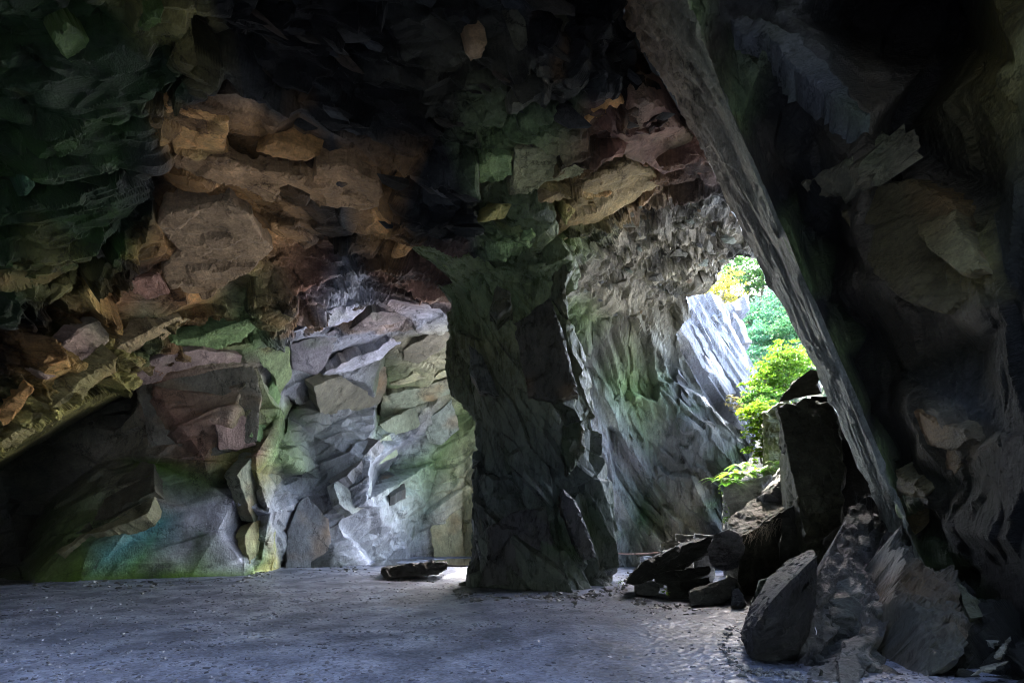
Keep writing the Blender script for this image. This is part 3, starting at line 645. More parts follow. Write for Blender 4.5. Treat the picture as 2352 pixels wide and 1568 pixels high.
slab(R2, [(165,230),(250,120),(340,40),(440,-20),(560,-10),(470,90),(380,160),(280,220),(200,260)], colr=(.34,.24,.19), lift=.25, **CE)
slab(R2, [(-20,570),(120,460),(280,340),(420,230),(510,160),(500,220),(400,300),(360,370),(340,330),(280,400),(225,470),(215,425),(160,480),(60,560),(-20,610)], colr=(.28,.24,.11), lift=.3, **CE)
slab(R2, [(-20,400),(120,280),(150,300),(60,420),(-20,490)], colr='O', lift=.2, **CE)
slab(R2, [(480,150),(620,60),(760,0),(830,0),(720,80),(600,160),(520,180)], colr=(.34,.26,.14), lift=.3, **CE)
slab(R2, [(550,240),(700,160),(850,130),(1080,150),(1090,180),(900,190),(720,230),(700,260),(560,290)], colr=(.30,.22,.19), lift=.5, **CB)
slab(R2, [(700,110),(860,80),(1000,20),(1160,-30),(1050,90),(900,140),(740,150)], colr='P', lift=.3, **CE)
slab(R2, [(580,290),(740,200),(900,195),(1090,180),(1130,320),(1110,520),(960,570),(880,600),(700,600),(650,590),(630,440)], colr=(.24,.22,.17), lift=.15, **CB)
slab(R2, [(930,450),(1050,380),(1080,480),(1110,540),(1020,560),(950,560)], colr=(.30,.20,.17), lift=.4, **CB)
slab(R2, [(1090,130),(1160,80),(1250,70),(1260,250),(1210,330),(1190,250),(1130,190)], colr=(.24,.31,.15), lift=.4, **CB)
slab(R2, [(1190,250),(1215,330),(1130,530),(1080,500),(1120,380)], colr=(.20,.32,.14), lift=.3, **CB)
slab(R2, [(330,920),(400,860),(500,700),(600,620),(655,590),(672,740),(560,800),(430,870)], colr=(.15,.14,.10), lift=.1, **CB)
slab(R2, [(240,1000),(340,930),(480,860),(600,790),(672,745),(640,830),(500,890),(370,930),(260,1010)], colr=(.33,.31,.19), lift=.3, **CB)
slab(R2, [(1030,670),(1080,600),(1130,530),(1220,440),(1215,700),(1170,750),(1150,860),(1100,870),(1060,760)], colr=(.29,.31,.22), lift=.2, **CB)
slab(R2, [(1100,870),(1165,860),(1190,900),(1195,1070),(1080,1070),(1060,930)], colr=(.36,.36,.18), lift=.3, **CB)
slab(R2, [(1240,920),(1290,790),(1330,760),(1420,860),(1430,960),(1400,1075),(1235,1075)], colr=(.27,.28,.30), lift=.3, **CB)
slab(R3, [(200,530),(310,450),(480,400),(520,395),(470,450),(380,500),(300,540),(220,570)], colr='W', lift=.3, **CE)
slab(R3, [(200,570),(370,510),(390,520),(340,640),(300,690),(210,680)], colr=(.30,.28,.30), lift=.3, **CB)
slab(R3, [(390,560),(430,510),(520,440),(640,440),(650,470),(530,500),(400,570)], colr=(.32,.26,.24), lift=.3, **CB)
slab(R3, [(290,710),(400,640),(540,590),(640,500),(680,480),(650,540),(560,620),(500,650),(400,680),(320,720)], colr='W', lift=.35, **CB)
slab(R3, [(640,590),(740,530),(830,510),(830,560),(700,640),(640,630)], colr='S', lift=.3, **CB)
slab(R3, [(590,720),(680,680),(760,700),(830,650),(832,690),(720,720),(600,745)], colr='C', lift=.4, **CB)
slab(R3, [(560,770),(760,720),(840,690),(850,780),(700,800),(550,870)], colr=(.30,.33,.23), lift=.12, **CB)
slab(R3, [(550,880),(690,810),(720,850),(700,890),(580,925)], colr=(.30,.33,.23), lift=.3, **CB)
slab(R3, [(520,960),(590,920),(620,1000),(530,1050),(500,1010)], colr=(.30,.33,.23), lift=.4, **CB)
slab(R3, [(720,880),(780,830),(830,780),(860,900),(790,960),(740,950)], colr=(.30,.34,.28), lift=.3, **CB)
slab(R3, [(290,730),(400,690),(560,620),(590,640),(560,780),(510,830),(380,890),(320,850)], colr=(.17,.16,.12), lift=.1, **CB)
slab(R3, [(310,1090),(400,1000),(500,930),(545,940),(500,990),(420,1080),(360,1110)], colr=(.30,.29,.30), lift=.5, **CB)
slab(R3, [(530,1110),(580,1060),(640,1080),(650,1130),(590,1160)], colr='K', lift=.4, **CB)
slab(R3, [(370,1110),(470,1060),(520,1090),(510,1200),(440,1230),(390,1190)], colr=(.34,.36,.34), lift=.3, **CB)
slab(R3, [(760,1400),(745,1290),(790,1180),(860,1090),(880,1400)], colr='C', lift=.15, **CB)

# slabs on the leaning wall
CW = dict(field=RW, mat=M_BLK, parent=w_lean)
slab(R6, [(690,920),(850,800),(1010,780),(1180,870),(1230,1000),(1340,1150),(1330,1250),(1150,1370),(1000,1330),(860,1200),(760,1050)], colr=(.17,.15,.075), lift=.30, relief=.05, **CW)
slab(R6, [(1010,920),(1060,890),(1190,900),(1230,1000),(1330,1180),(1230,1200),(1080,1080),(1030,1010)], colr=(.22,.19,.09), lift=.42, **CW)
slab(R6, [(520,800),(740,690),(790,800),(740,875),(560,850)], colr=(.22,.21,.14), lift=.30, **CW)
slab(R6, [(740,720),(790,700),(845,830),(800,840)], colr=(.26,.24,.15), lift=.4, **CW)
slab(R6, [(220,60),(300,40),(480,140),(580,170),(700,330),(740,420),(830,510),(790,520),(700,460),(560,330),(480,270),(380,160),(240,120)], colr=(.12,.135,.14), lift=.30, **CW)
slab(R7, [(1000,330),(1090,330),(1200,380),(1300,400),(1370,500),(1360,570),(1280,560),(1220,660),(1120,560),(1030,450)], colr=(.13,.11,.07), lift=.32, **CW)
slab(R7, [(960,610),(1060,650),(1120,700),(1100,850),(1060,900),(1000,760)], colr=(.15,.13,.07), lift=.32, **CW)

# panels of the pillar
PD = dict(field=None, mat=M_PIL, parent=pillar)
slab(R4, [(340,1290),(450,1220),(570,1200),(600,1330),(625,1480),(560,1515),(310,1510),(340,1400)], colr=(.055,.058,.062), dfun=lambda x, y: 13.55 - (1300 - y) * .0004, lift=0, thick=.9, **PD)
slab(R4, [(440,480),(590,380),(640,520),(700,760),(600,790),(500,770)], colr=(.08,.075,.05), dfun=lambda x, y: 13.9 - (x - 1250) * .002, lift=0, thick=.8, **PD)
slab(R4, [(590,250),(650,170),(690,260),(650,330),(660,460),(590,380)], colr=(.08,.09,.045), dfun=lambda x, y: 13.9, lift=0, thick=1, **PD)
slab(R4, [(640,880),(720,860),(730,980),(660,1080),(630,960)], colr=(.045,.065,.03), dfun=lambda x, y: 13.8, lift=0, thick=.8, **PD)
slab(R4, [(380,330),(430,350),(440,430),(380,470),(350,430)], colr=(.10,.10,.055), dfun=lambda x, y: 13.5, lift=0, thick=.8, **PD)
slab(R4, [(270,560),(320,600),(390,760),(310,740),(275,680)], colr=(.09,.10,.075), dfun=lambda x, y: 13.8, lift=0, thick=.8, **PD)
slab(R4, [(640,1130),(700,1200),(750,1330),(770,1400),(720,1420),(680,1330),(630,1200)], colr=(.09,.095,.10), dfun=lambda x, y: 13.4, lift=0, thick=.8, **PD)

# ------------------------------------------------------------------ blocks
def D4(f): return lambda L: [(u, v, f(u, v)) for u, v in L]
block(TD, [(875,1304,16.3),(930,1296,16.3),(1028,1289,16.3),(1028,1306,16.2),(1000,1318,16.1),(890,1328,16.0),(874,1316,16.2)], back=1.3, colr=(.10,.10,.10), amp=.04, name='flat_boulder',
      label='low flat slab of rock lying alone on the floor left of the pillar', category='boulder')
G_CL = 'blocks piled right of the pillar'
block(W2, D4(lambda u, v: 12.4 - .0006 * (v - 600))([(115,970),(310,750),(480,680),(900,475),(1130,440),(1090,620),(860,740),(700,810),(480,850),(280,965)]), back=1.3, colr='K', name='boulder', group=G_CL,
      label='long wedge-shaped dark slab on top of the block pile beside the pillar', category='boulder')
block(W2, [(u, v, 11.6) for u, v in [(1165,400),(1300,360),(1330,335),(1440,380),(1480,440),(1520,560),(1440,720),(1420,780),(1300,830),(1120,780),(1070,570)]], back=1.0, colr=(.19,.19,.21), name='boulder', amp=.05, streak=frame((.1,-.2,1),(1,.1,.1)), group=G_CL,
      label='upright grey block with horizontal banding in the block pile', category='boulder')
block(W2, [(u, v, 12.0) for u, v in [(455,880),(700,830),(1100,770),(1110,870),(950,900),(740,950),(620,985),(470,965)]], back=1.2, colr='K', group=G_CL, label='middle dark slab lying under the long wedge slab', category='boulder')
block(W2, [(u, v, 12.2) for u, v in [(220,990),(450,960),(500,1000),(490,1110),(240,1100)]], back=1.0, drop=True, colr=(.12,.125,.13), group=G_CL, label='rounded dark stone at the pillar end of the block pile', category='boulder')
block(W2, [(u, v, 12.0) for u, v in [(600,970),(780,940),(1100,900),(1120,1060),(850,1210),(620,1160)]], back=1.0, drop=True, colr='K', group=G_CL, label='dark stone in the shadow behind the front block', category='boulder')
block(W2, [(860,1070,10.5),(1130,975,10.7),(1330,900,11.0),(1420,940,11.0),(1370,1090,10.8),(1270,1225,10.5),(890,1245,10.4),(860,1170,10.4)], back=1.1, colr=(.12,.125,.12), group=G_CL, label='angular block with a sharp pale top edge in front of the pile', category='boulder')
G_PS = 'pale stones behind the block pile'
block(W2, [(u, v, 14.6) for u, v in [(700,405),(920,412),(900,470),(790,515),(710,480)]], back=1.2, colr=(.34,.34,.32), drop=True, group=G_PS, label='sunlit pale stone on top of the heap behind the long slab', category='stone')
block(W2, [(u, v, 14.2) for u, v in [(535,505),(700,475),(790,525),(690,600),(600,610)]], back=.9, colr=(.34,.33,.27), drop=True, group=G_PS, label='sunlit angular stone at the rope end of the heap', category='stone')
block(W2, [(u, v, 13.8) for u, v in [(920,395),(1150,415),(1080,470),(960,510)]], back=1.0, colr=(.30,.31,.33), drop=True, group=G_PS, label='pale flat stone beside the banded grey block', category='stone')
block(W2, [(u, v, 13.6) for u, v in [(490,660),(530,600),(600,600),(560,650)]], back=.6, colr=(.3,.32,.25), drop=True, group=G_PS, label='small pale stone at the foot of the heap where the rope ends', category='stone')
block(W2, [(u, v, 19.5) for u, v in [(290,672),(350,652),(420,666),(425,700),(310,706)]], back=.7, colr=(.34,.34,.36), drop=True, label='single small stone lying on the bright floor beneath the rope', category='stone', name='stone')
block(TD, [(x, y, 12.9) for x, y in [(1860,905),(1960,900),(2080,1150),(2140,1300),(2100,1420),(1900,1420),(1840,1250)]], back=1.5, drop=2, colr=(.06,.06,.055), sub=.3, name='boulder', label='dark rock added to fill the black gap behind the bottom of the diagonal edge', category='boulder')  # added dark rock, closing a gap that should look black
# blocks rising to the opening
block(W3, [(u, v, 11.2 + .0012 * (900 - v)) for u, v in [(960,150),(1080,120),(1250,50),(1440,100),(1560,320),(1568,700),(1560,1300),(1400,1420),(1250,1380),(1200,1250),(1140,820),(1060,640),(1030,400)]], back=1.6, drop=True, colr=(.13,.135,.09), streak=frame((.9,-.3,.1),(.1,0,-1)), name='standing_slab',
      label='tall dark slab standing upright between the opening and the leaning wall', category='boulder')
block(W1, [(u, v, 13.6) for u, v in [(1330,1410),(1400,1340),(1510,1270),(1600,1300),(1620,1500),(1420,1540),(1200,1590)]], back=1.2, colr=(.17,.17,.12), label='pale block perched on the tall standing slab against the leaning wall', category='boulder', name='boulder')
block(W3, [(u, v, 15.5) for u, v in [(825,200),(950,130),(1060,40),(1100,300),(1060,620),(880,660),(820,300)]], back=2, drop=True, colr=(.17,.20,.10), label='mossy rock behind the tall standing slab', category='boulder', name='mossy_rock')
block(W3, [(u, v, 15.2) for u, v in [(420,940),(610,900),(760,870),(900,800),(800,1000),(650,1080),(500,1230),(440,1060)]], back=2.2, colr=(.24,.25,.25), drop=True, streak=frame((.8,-.5,.2),(.3,0,-1)), label='smooth grey block carrying the ferns', category='boulder', name='boulder')
block(W3, [(760,1030,13.4),(1060,640,14.0),(1100,720,13.4),(1150,900,13.0),(1130,1100,12.8),(1000,1090,12.8),(870,990,12.9)], back=1.8, bx=.6, drop=True, colr=(.25,.26,.25), label='steep pale wedge of rock leaning on the tall standing slab', category='boulder', name='boulder')
block(W3, [(470,1290,13.2),(560,1180,13.5),(700,1060,13.7),(880,995,13.6),(970,1070,13.0),(1060,1110,12.4),(840,1250,12.2),(600,1390,12.2),(480,1370,12.8)], back=1.0, drop=True, colr=(.14,.15,.13), label='sloping dark slab with a pale lower edge below the fern block', category='boulder', name='boulder')
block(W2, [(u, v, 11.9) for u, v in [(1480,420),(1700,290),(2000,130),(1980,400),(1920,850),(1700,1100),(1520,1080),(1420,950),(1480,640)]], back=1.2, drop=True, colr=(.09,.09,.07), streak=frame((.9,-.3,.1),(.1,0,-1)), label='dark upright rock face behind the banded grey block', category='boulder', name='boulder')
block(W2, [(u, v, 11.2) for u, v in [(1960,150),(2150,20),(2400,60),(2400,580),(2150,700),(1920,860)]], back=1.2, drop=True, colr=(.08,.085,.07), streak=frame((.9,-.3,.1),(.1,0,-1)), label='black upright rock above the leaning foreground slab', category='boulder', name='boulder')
block(W2, [(u, v, 10.0) for u, v in [(1370,1050),(1440,1030),(1520,1190),(1480,1260),(1360,1220)]], back=.6, drop=True, colr=(.16,.16,.17), label='small broken stone on the floor right of the front block', category='stone', name='stone')
block(W2, [(u, v, 9.4) for u, v in [(1690,950),(1780,920),(1820,950),(1660,1150),(1590,1200)]], back=.8, drop=True, colr=(.13,.16,.12), label='small upright stone behind the leaning foreground slab', category='stone', name='stone')
# foreground right
FR = frame((-.3,-.6,.75), (.6,.1,.7))
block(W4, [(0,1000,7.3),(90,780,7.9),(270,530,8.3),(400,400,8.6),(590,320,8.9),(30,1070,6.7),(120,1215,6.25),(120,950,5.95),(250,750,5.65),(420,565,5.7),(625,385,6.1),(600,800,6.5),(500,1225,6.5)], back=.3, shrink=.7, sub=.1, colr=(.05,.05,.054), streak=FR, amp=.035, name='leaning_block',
      label='thick dark block leaning on edge in the right foreground, only its top lit', category='boulder')
fd = lambda x, y: 9.3 - (y - 1176) * .0085
F_FL = frame((-.5, -.7, .45), (.3, .45, .84))
CF = dict(field=None, dfun=lambda x, y: fd(x, y) - .22, lift=0, thick=.8, relief=.05, grid=4, F=F_FL, cell=(2.2, .30, .26))
slab(W4, [(480,1262),(570,780),(640,560),(740,300),(880,40),(1100,-40),(1140,300),(1060,620),(940,850),(900,860),(800,1000),(700,1110),(570,1300)], colr=(.10,.10,.105), name='leaning_slab', mat=M_RIDGE, **CF,
     label='broad grey slab leaning back at the foot of the right wall', category='boulder')
slab(W4, [(1140,300),(1200,150),(1290,160),(1320,560),(1250,790),(1200,1020),(1140,1030),(1000,970),(1010,700),(1060,560)], colr=(.10,.10,.105), name='leaning_slab', mat=M_RIDGE, field=None, dfun=lambda x, y: fd(x, y) - .42, lift=0, thick=.8, relief=.06, grid=4, F=F_FL, cell=(1.8, .2, .18),
     label='narrow fluted grey slab under the bottom end of the diagonal edge', category='boulder')
block(W4, [(830,1200,5.9),(860,1070,6.2),(1040,995,6.5),(1140,1020,6.5),(1100,1120,6.2),(1000,1200,5.8),(960,1430,5.3),(840,1450,5.2),(830,1250,5.6)], back=.6, drop=True, colr=(.12,.125,.125), sub=.08, label='cracked square block at the very bottom of the picture', category='boulder', name='boulder')
block(W4, [(540,1440,5.3),(620,1300,5.7),(700,1240,5.9),(830,1200,6.0),(830,1300,5.6),(800,1450,5.2)], back=.6, drop=True, colr=(.15,.155,.155), sub=.08, label='low rough stone between the broad grey slab and the bottom of the picture', category='boulder', name='boulder')
slab(W4, [(1280,160),(1330,190),(1400,250),(1480,420),(1540,500),(1740,480),(1760,540),(1780,700),(1850,800),(1900,870),(1870,1050),(1800,1250),(1680,1290),(1580,1340),(1540,1150),(1500,950),(1440,780),(1330,600)], colr=(.085,.09,.085), name='broken_slab', mat=M_RIDGE, field=None, dfun=lambda x, y: 7.6 - (y - 1176) * .0055, lift=0, thick=.8, relief=.12, grid=4.5, F=frame((-.4, -.8, .4), (-.1, .3, .9)), cell=(.7, .25, .22),
     label='rough broken grey slab at the foot of the dark wall, far right', category='boulder')
block(W4, [(1640,570,6.75),(1780,545,6.75),(1770,850,6.3),(1700,870,6.3),(1650,700,6.5)], back=.5, colr=(.2,.21,.2), sub=.08, label='square stone wedged on the broken grey slab', category='stone', name='stone')
block(W4, [(1790,580,6.7),(1850,630,6.6),(1960,760,6.4),(1995,860,6.2),(1900,880,6.2)], back=.8, drop=True, colr=(.13,.14,.10), sub=.1, label='dark pointed stone behind the broken grey slab', category='stone', name='stone')
block(W4, [(1920,1345,5.1),(2020,1270,5.15),(2230,1225,5.2),(2120,1300,5.1)], back=.25, colr=(.22,.23,.2), sub=.08, amp=.03, label='thin pale shard lying flat in the bottom corner', category='stone', name='rock_shard')
block(W4, [(2100,1220,5.3),(2180,1130,5.4),(2240,1020,5.5),(2225,1060,5.4),(2150,1200,5.25)], back=.15, colr=(.22,.23,.2), sub=.08, amp=.03, label='thin pale shard propped upright in the bottom corner', category='stone', name='rock_shard')
block(W4, [(2050,1060,5.7),(2150,1060,5.7),(2110,1130,5.6),(2060,1110,5.6)], back=.3, colr=(.2,.21,.18), sub=.08, amp=.03, label='small stone above the two pale shards', category='stone', name='stone')

# ------------------------------------------------------------------ outside: quarry cliff, hillside, trees, ferns
def leafmat(name, trans=.55):
    m = bpy.data.materials.new(name); m.use_nodes = True; t = m.node_tree; t.nodes.clear(); N = t.nodes.new; L = t.links.new
    o = N('ShaderNodeOutputMaterial'); at = N('ShaderNodeAttribute'); at.attribute_name = 'Col'
    d = N('ShaderNodeBsdfPrincipled'); d.inputs['Roughness'].default_value = .5; tr = N('ShaderNodeBsdfTranslucent'); mx = N('ShaderNodeMixShader'); mx.inputs[0].default_value = trans
    L(at.outputs['Color'], d.inputs['Base Color']); L(at.outputs['Color'], tr.inputs['Color']); L(d.outputs[0], mx.inputs[1]); L(tr.outputs[0], mx.inputs[2]); L(mx.outputs[0], o.inputs['Surface'])
    return m
M_LEAF = leafmat('leaf')
M_BARK = rockmat('bark', .8, (3, 3, .6), (0, 0, 0), 3, .6, color=(.10, .085, .06))
M_DRY = rockmat('dry_stem', .8, (1, 1, 1), (0, 0, 0), 3, .2, color=(.42, .36, .28))

def leaves_mesh(name, pts, size, colr, seed, up=.6, aspect=.55, fold=.25):
    r = np.random.RandomState(seed); n = len(pts)
    z = r.normal(0, 1, (n, 3)); z[:, 2] = np.abs(z[:, 2]) + up; z /= np.linalg.norm(z, axis=1, keepdims=True)
    a = r.normal(0, 1, (n, 3)); a -= (a * z).sum(1, keepdims=True) * z; a /= np.linalg.norm(a, axis=1, keepdims=True); b = np.cross(z, a)
    s = size * r.uniform(.6, 1.35, (n, 1))
    p0 = pts - a * s * .5; p2 = pts + a * s * .5 - z * s * .1; p1 = pts + b * s * aspect * .5 + z * s * fold * .3; p3 = pts - b * s * aspect * .5 + z * s * fold * .3
    V = np.stack([p0, p1, p2, p3], 1).reshape(-1, 3); i = np.arange(n) * 4
    F = np.concatenate([np.stack([i, i + 1, i + 2], 1), np.stack([i, i + 2, i + 3], 1)])
    base = np.array(colr) * .62 * r.uniform(.6, 1.4, (n, 1)) * np.stack([r.uniform(.8, 1.25, n), np.ones(n), r.uniform(.7, 1.2, n)], 1)
    return mesh_np(name, V, F, np.clip(np.repeat(base, 4, 0), .003, .9))
def tube_mesh(name, paths, n=6):
    V, F = [], []
    for path in paths:                       # path: [(point, radius)]
        o = len(V)
        for k, (p, r) in enumerate(path):
            p = Vector(p); q = Vector(path[min(k + 1, len(path) - 1)][0]) - Vector(path[max(k - 1, 0)][0]); q.normalize()
            u = q.orthogonal().normalized(); w = q.cross(u)
            for j in range(n):
                a = 2 * math.pi * j / n; V.append(p + (u * math.cos(a) + w * math.sin(a)) * r)
        for k in range(len(path) - 1):
            for j in range(n):
                a, b = o + k * n + j, o + k * n + (j + 1) % n; F.append((a, b, b + n, a + n))
    return mesh_np(name, V, F, np.full((len(V), 3), .1), True)
def tree(name, base, blobs, nleaf, size, colr, label, trunk=.12, seed=1, up=.6, cat='tree', group=None, lean=0):
    r = np.random.RandomState(seed); root = bpy.data.objects.new(name, None); COL.objects.link(root); root.location = base
    root['label'] = label; root['category'] = cat
    if group: root['group'] = group
    B = Vector(base); top = Vector(max(blobs, key=lambda b: b[0][2])[0]) - B
    paths = []; tr = []
    for k in range(9):
        t = k / 8; tr.append((top * t + Vector((r.normal(0, .12), r.normal(0, .12), 0)) * t * (1 - t) * 4, trunk * (1 - .8 * t)))
    paths.append(tr)
    pts = []
    tot = sum(b[1] ** 2 for b in blobs)
    for c, rad in blobs:
        cc = Vector(c) - B; t0 = min(.9, max(.15, (cc.z - rad) / max(top.z, .1))); k0 = int(t0 * 8); s = Vector(tr[k0][0]); br = tr[k0][1]
        pa = []
        for k in range(6):
            t = k / 5; pa.append((s.lerp(cc, t) + Vector((0, 0, .3 * t * (1 - t))) + Vector(r.normal(0, .05, 3)) * t, br * (.6 - .45 * t)))
        paths.append(pa)
        for q in range(7):                   # twigs through the clump
            e = cc + Vector(r.normal(0, 1, 3)).normalized() * rad * r.uniform(.6, 1); m = cc.lerp(e, .5) + Vector((0, 0, .1 * rad))
            paths.append([(cc, br * .14 + .004), (m, br * .09 + .003), (e, .003)])
        n = int(nleaf * rad ** 2 / tot)
        sub = r.normal(0, 1, (max(4, n // 22), 3)); sub /= np.linalg.norm(sub, axis=1, keepdims=True); sub *= r.uniform(.25, 1.35, (len(sub), 1)) * rad * np.array([1, 1, .75])
        pk = sub[r.randint(0, len(sub), n)] + r.normal(0, 1, (n, 3)) * rad * np.array([.17, .17, .07])
        pts.append(pk + np.array(cc))
    link('trunk', tube_mesh('trunk', paths), M_BARK, root)
    link('crown', leaves_mesh('crown', np.concatenate(pts), size, colr, seed + 5, up), M_LEAF, root)
    return root

def at(tile, u, v, d): return P3(*tile(u, v), d)
def blobs(tile, L): return [(at(tile, u, v, d), r) for u, v, d, r in L]

CLF = [tuple([*W1(u, v), d, c]) for u, v, d, c in [
 (120,380,22.6,'W'),(120,930,21.9,'W'),(150,1300,21.5,'W'),(260,480,22.6,'W'),(420,530,23.2,'W'),(640,560,24.5,'W'),(860,540,26,'W'),(1050,560,27,'L'),(300,900,22.2,'W'),(480,760,23,'W'),(600,700,23.6,'W'),(560,760,23.2,'L'),(740,700,24.6,'W'),
 (600,1000,23.2,'L'),(800,1000,24.2,'W'),(900,900,25,'L'),(560,1300,22.6,'W'),(800,1300,23.4,'L'),(950,1300,24.4,'L'),(400,1500,21.4,'L'),(600,1650,21.8,'K'),(900,1600,23,'L'),(1150,1200,26,'L'),(1200,1700,25,'K'),(200,1700,20.8,'K'),(600,2000,21.3,'K'),(1200,2100,24,'K')]]
CLF = [(x, y, d, c) for x, y, d, c in CLF]
CLIFF = Field(CLF)
Xc, Yc, Pc, colc = grid_field(CLIFF, 1536, 1790, 632, 1040, 2.0)
Nc = grid_normals(Pc); pc = np.nan_to_num(Pc).reshape(-1, 3)
F_CL = frame((.8, -.35, .5), (.5, .05, -.86))
h1, o1 = facets(pc, F_CL, (6, 1.2, .55), .32, .6, 21); h2, o2 = facets(pc, F_CL, (2.2, .5, .2), .10, .8, 51)
cl_col = colc.reshape(-1, 3) * .55 * (.55 + .6 * (.5 * o1 + .5 * o2))[:, None] * (1 + .3 * fbm(pc * .9, 600, 4))[:, None]
topline = [W1(u, v) for u, v in [(100,440),(260,490),(430,545),(560,600),(640,640),(740,590),(860,560),(1060,560),(1240,560)]]
kc = (Yc > np.interp(Xc, [p[0] for p in topline], [p[1] for p in topline])) & (Xc < np.interp(Yc, [W1(0, v)[1] for v in (500, 800, 1000, 1300, 1600)], [W1(u, 0)[0] for u in (860, 880, 900, 930, 1000)]))
cliff = grid_mesh('quarry_cliff', Pc + Nc * (h1 + h2).reshape(Xc.shape)[..., None], np.clip(cl_col, .02, .7).reshape(Xc.shape + (3,)), kc, M_DIAG, kind='structure')
for poly, lift, k in [
  ([(180,930),(250,890),(290,950),(330,1010),(280,1020),(200,960)], .5, .95), ([(250,870),(310,810),(350,900),(640,1400),(560,1380),(330,1000)], .45, 1.0), ([(345,830),(380,790),(500,1000),(800,1500),(720,1490),(560,1200)], .35, .95),
  ([(560,740),(600,690),(660,740),(800,980),(880,1060),(830,1050),(700,900)], .7, 1.1), ([(640,680),(690,640),(735,740),(690,745),(660,720)], .8, 1.2), ([(735,610),(840,565),(850,680),(780,690)], .5, .8),
  ([(360,700),(470,690),(560,880),(800,1250),(860,1450),(760,1290),(500,920)], .3, .9), ([(600,870),(680,900),(800,1090),(740,1080)], .5, .7), ([(690,1090),(780,1060),(900,1300),(920,1460),(840,1400)], .4, .9), ([(280,510),(370,560),(390,660),(330,690),(290,600)], .5, .9), ([(790,760),(850,790),(900,900),(940,1010),(880,1000)], .45, .95)]:
    slab(W1, poly, CLIFF, lift=lift, thick=.6, colr=tuple(.24 * k * q for q in (.98, .98, 1.06)), mat=M_DIAG, parent=cliff, relief=.04, grid=5, amp=1.0)

# hillside behind
HS = [(1560,600,44,'N'),(1980,600,44,'N'),(1560,690,40,'M'),(1700,682,41,'M'),(1800,676,42,'N'),(1980,676,42,'N'),(1640,760,36,'M'),(1780,760,36,'G'),(1980,760,36,'N'),(1700,860,32,'N'),(1980,860,32,'N'),(1700,960,27,'M'),(1980,960,26,'M'),(1700,1060,23,'M'),(1980,1060,22,'M'),(1700,1250,20,'D'),(1980,1250,19,'D'),(1560,1250,21.5,'D'),(1560,960,27,'M'),(1560,860,31,'M')]
HILL = Field(HS); Xh, Yh, Ph, colh = grid_field(HILL, 1562, 1978, 676, 1248, 4)
ph = np.nan_to_num(Ph).reshape(-1, 3); z1, _z = facets(ph, F_CL, (2.5, 1.5, 1.2), .4, .8, 31)
hl_c = colh.reshape(-1, 3) * (.6 + .8 * _z)[:, None]
hill = grid_mesh('hillside', Ph + grid_normals(Ph) * z1.reshape(Xh.shape)[..., None], np.clip(hl_c, .02, .5).reshape(Xh.shape + (3,)), np.ones(Xh.shape, bool), M_BLK, kind='structure')
GT, GY_, GB = (.08, .27, .14), (.20, .30, .022), (.17, .36, .02)
gb = 'trees on the hilltop beyond the opening'
for k, (u, v0, vb, d, r, lab) in enumerate([(720,300,560,40,1.9,'slender light green tree at the top of the opening, nearest the roof'), (900,260,560,42,2.0,'thin tree against the bright sky at the top of the opening'), (1040,360,560,41,2.0,'green tree on the hilltop beside the leaning wall edge'), (1180,420,560,42,2.1,'hilltop tree half hidden by the leaning wall edge')]):
    tree('tree', at(W1, u, vb, d), blobs(W1, [(u, v0 + 30, d, r), (u - 70, v0 + 110, d, r * .7), (u + 80, v0 + 90, d + .8, r * .75), (u + 10, v0 - 90, d, r * .8)]), 1500, .27, (.10, .24, .07), lab, .14, 30 + k, group=gb)
tree('shrub', at(W1, 640, 660, 30), blobs(W1, [(560,500,30,.85),(640,450,30.5,1.0),(700,430,31,.8),(520,570,29.5,.7),(640,560,30,.8),(770,480,31.5,.8)]), 2600, .13, (.30, .29, .05), 'yellowish shrub growing on top of the pale cliff', .07, 41, cat='shrub')
tree('tree', at(W1, 1130, 1080, 32), blobs(W1, [(960,720,32,1.2),(1080,670,33,1.3),(1220,690,33,1.3),(900,800,31.5,1.0),(1060,810,32,1.3),(1230,820,32,1.2),(1330,760,33,1.0)]), 4500, .20, GT, 'blue-green tree in front of the hillside above the other foliage', .14, 42)
tree('tree', at(W1, 1250, 1160, 28), blobs(W1, [(1150,930,28,1.0),(1260,880,28,1.1),(1350,970,28,1.0),(1080,1000,28,.9),(1220,1010,27.5,1.0),(1390,900,28.5,.9)]), 4200, .17, (.07, .23, .09), 'green tree filling the middle of the opening', .12, 43)
tree('tree', at(W1, 930, 1430, 26), blobs(W1, [(940,1000,27,.8),(1000,920,27.5,.8),(950,1220,26,.7),(900,1300,25.5,.6),(1010,1180,26,.7),(870,1080,26.5,.6)]), 3000, .16, GT, 'dark blue-green tree against the foot of the pale cliff', .1, 44)
tree('tree', at(W1, 1260, 1600, 20), blobs(W1, [(1230,1130,20,.6),(1120,1230,20,.6),(1320,1180,20,.6),(1200,1290,20,.7),(1390,1230,20,.6),(1060,1370,19.6,.5),(1180,1420,19.6,.6),(1310,1340,19.8,.6),(1440,1150,20.3,.5),(980,1420,19.6,.45),(1240,1490,19.4,.5),(1100,1310,19.8,.5),(1330,1090,20,.5),(1420,1340,20,.5),(1120,1500,19.3,.5),(1000,1520,19.2,.4)]), 7500, .12, (.17, .37, .03), 'bright yellow-green sapling beside the perched pale block', .07, 45)
tree('shrub', at(W1, 1050, 1680, 19), blobs(W1, [(960,1520,19,.4),(1080,1540,19,.45),(900,1570,19,.35),(1160,1570,18.8,.4),(1000,1620,18.6,.4)]), 2200, .11, (.16, .40, .06), 'low green shrub at the foot of the yellow-green sapling', .04, 46, cat='shrub')
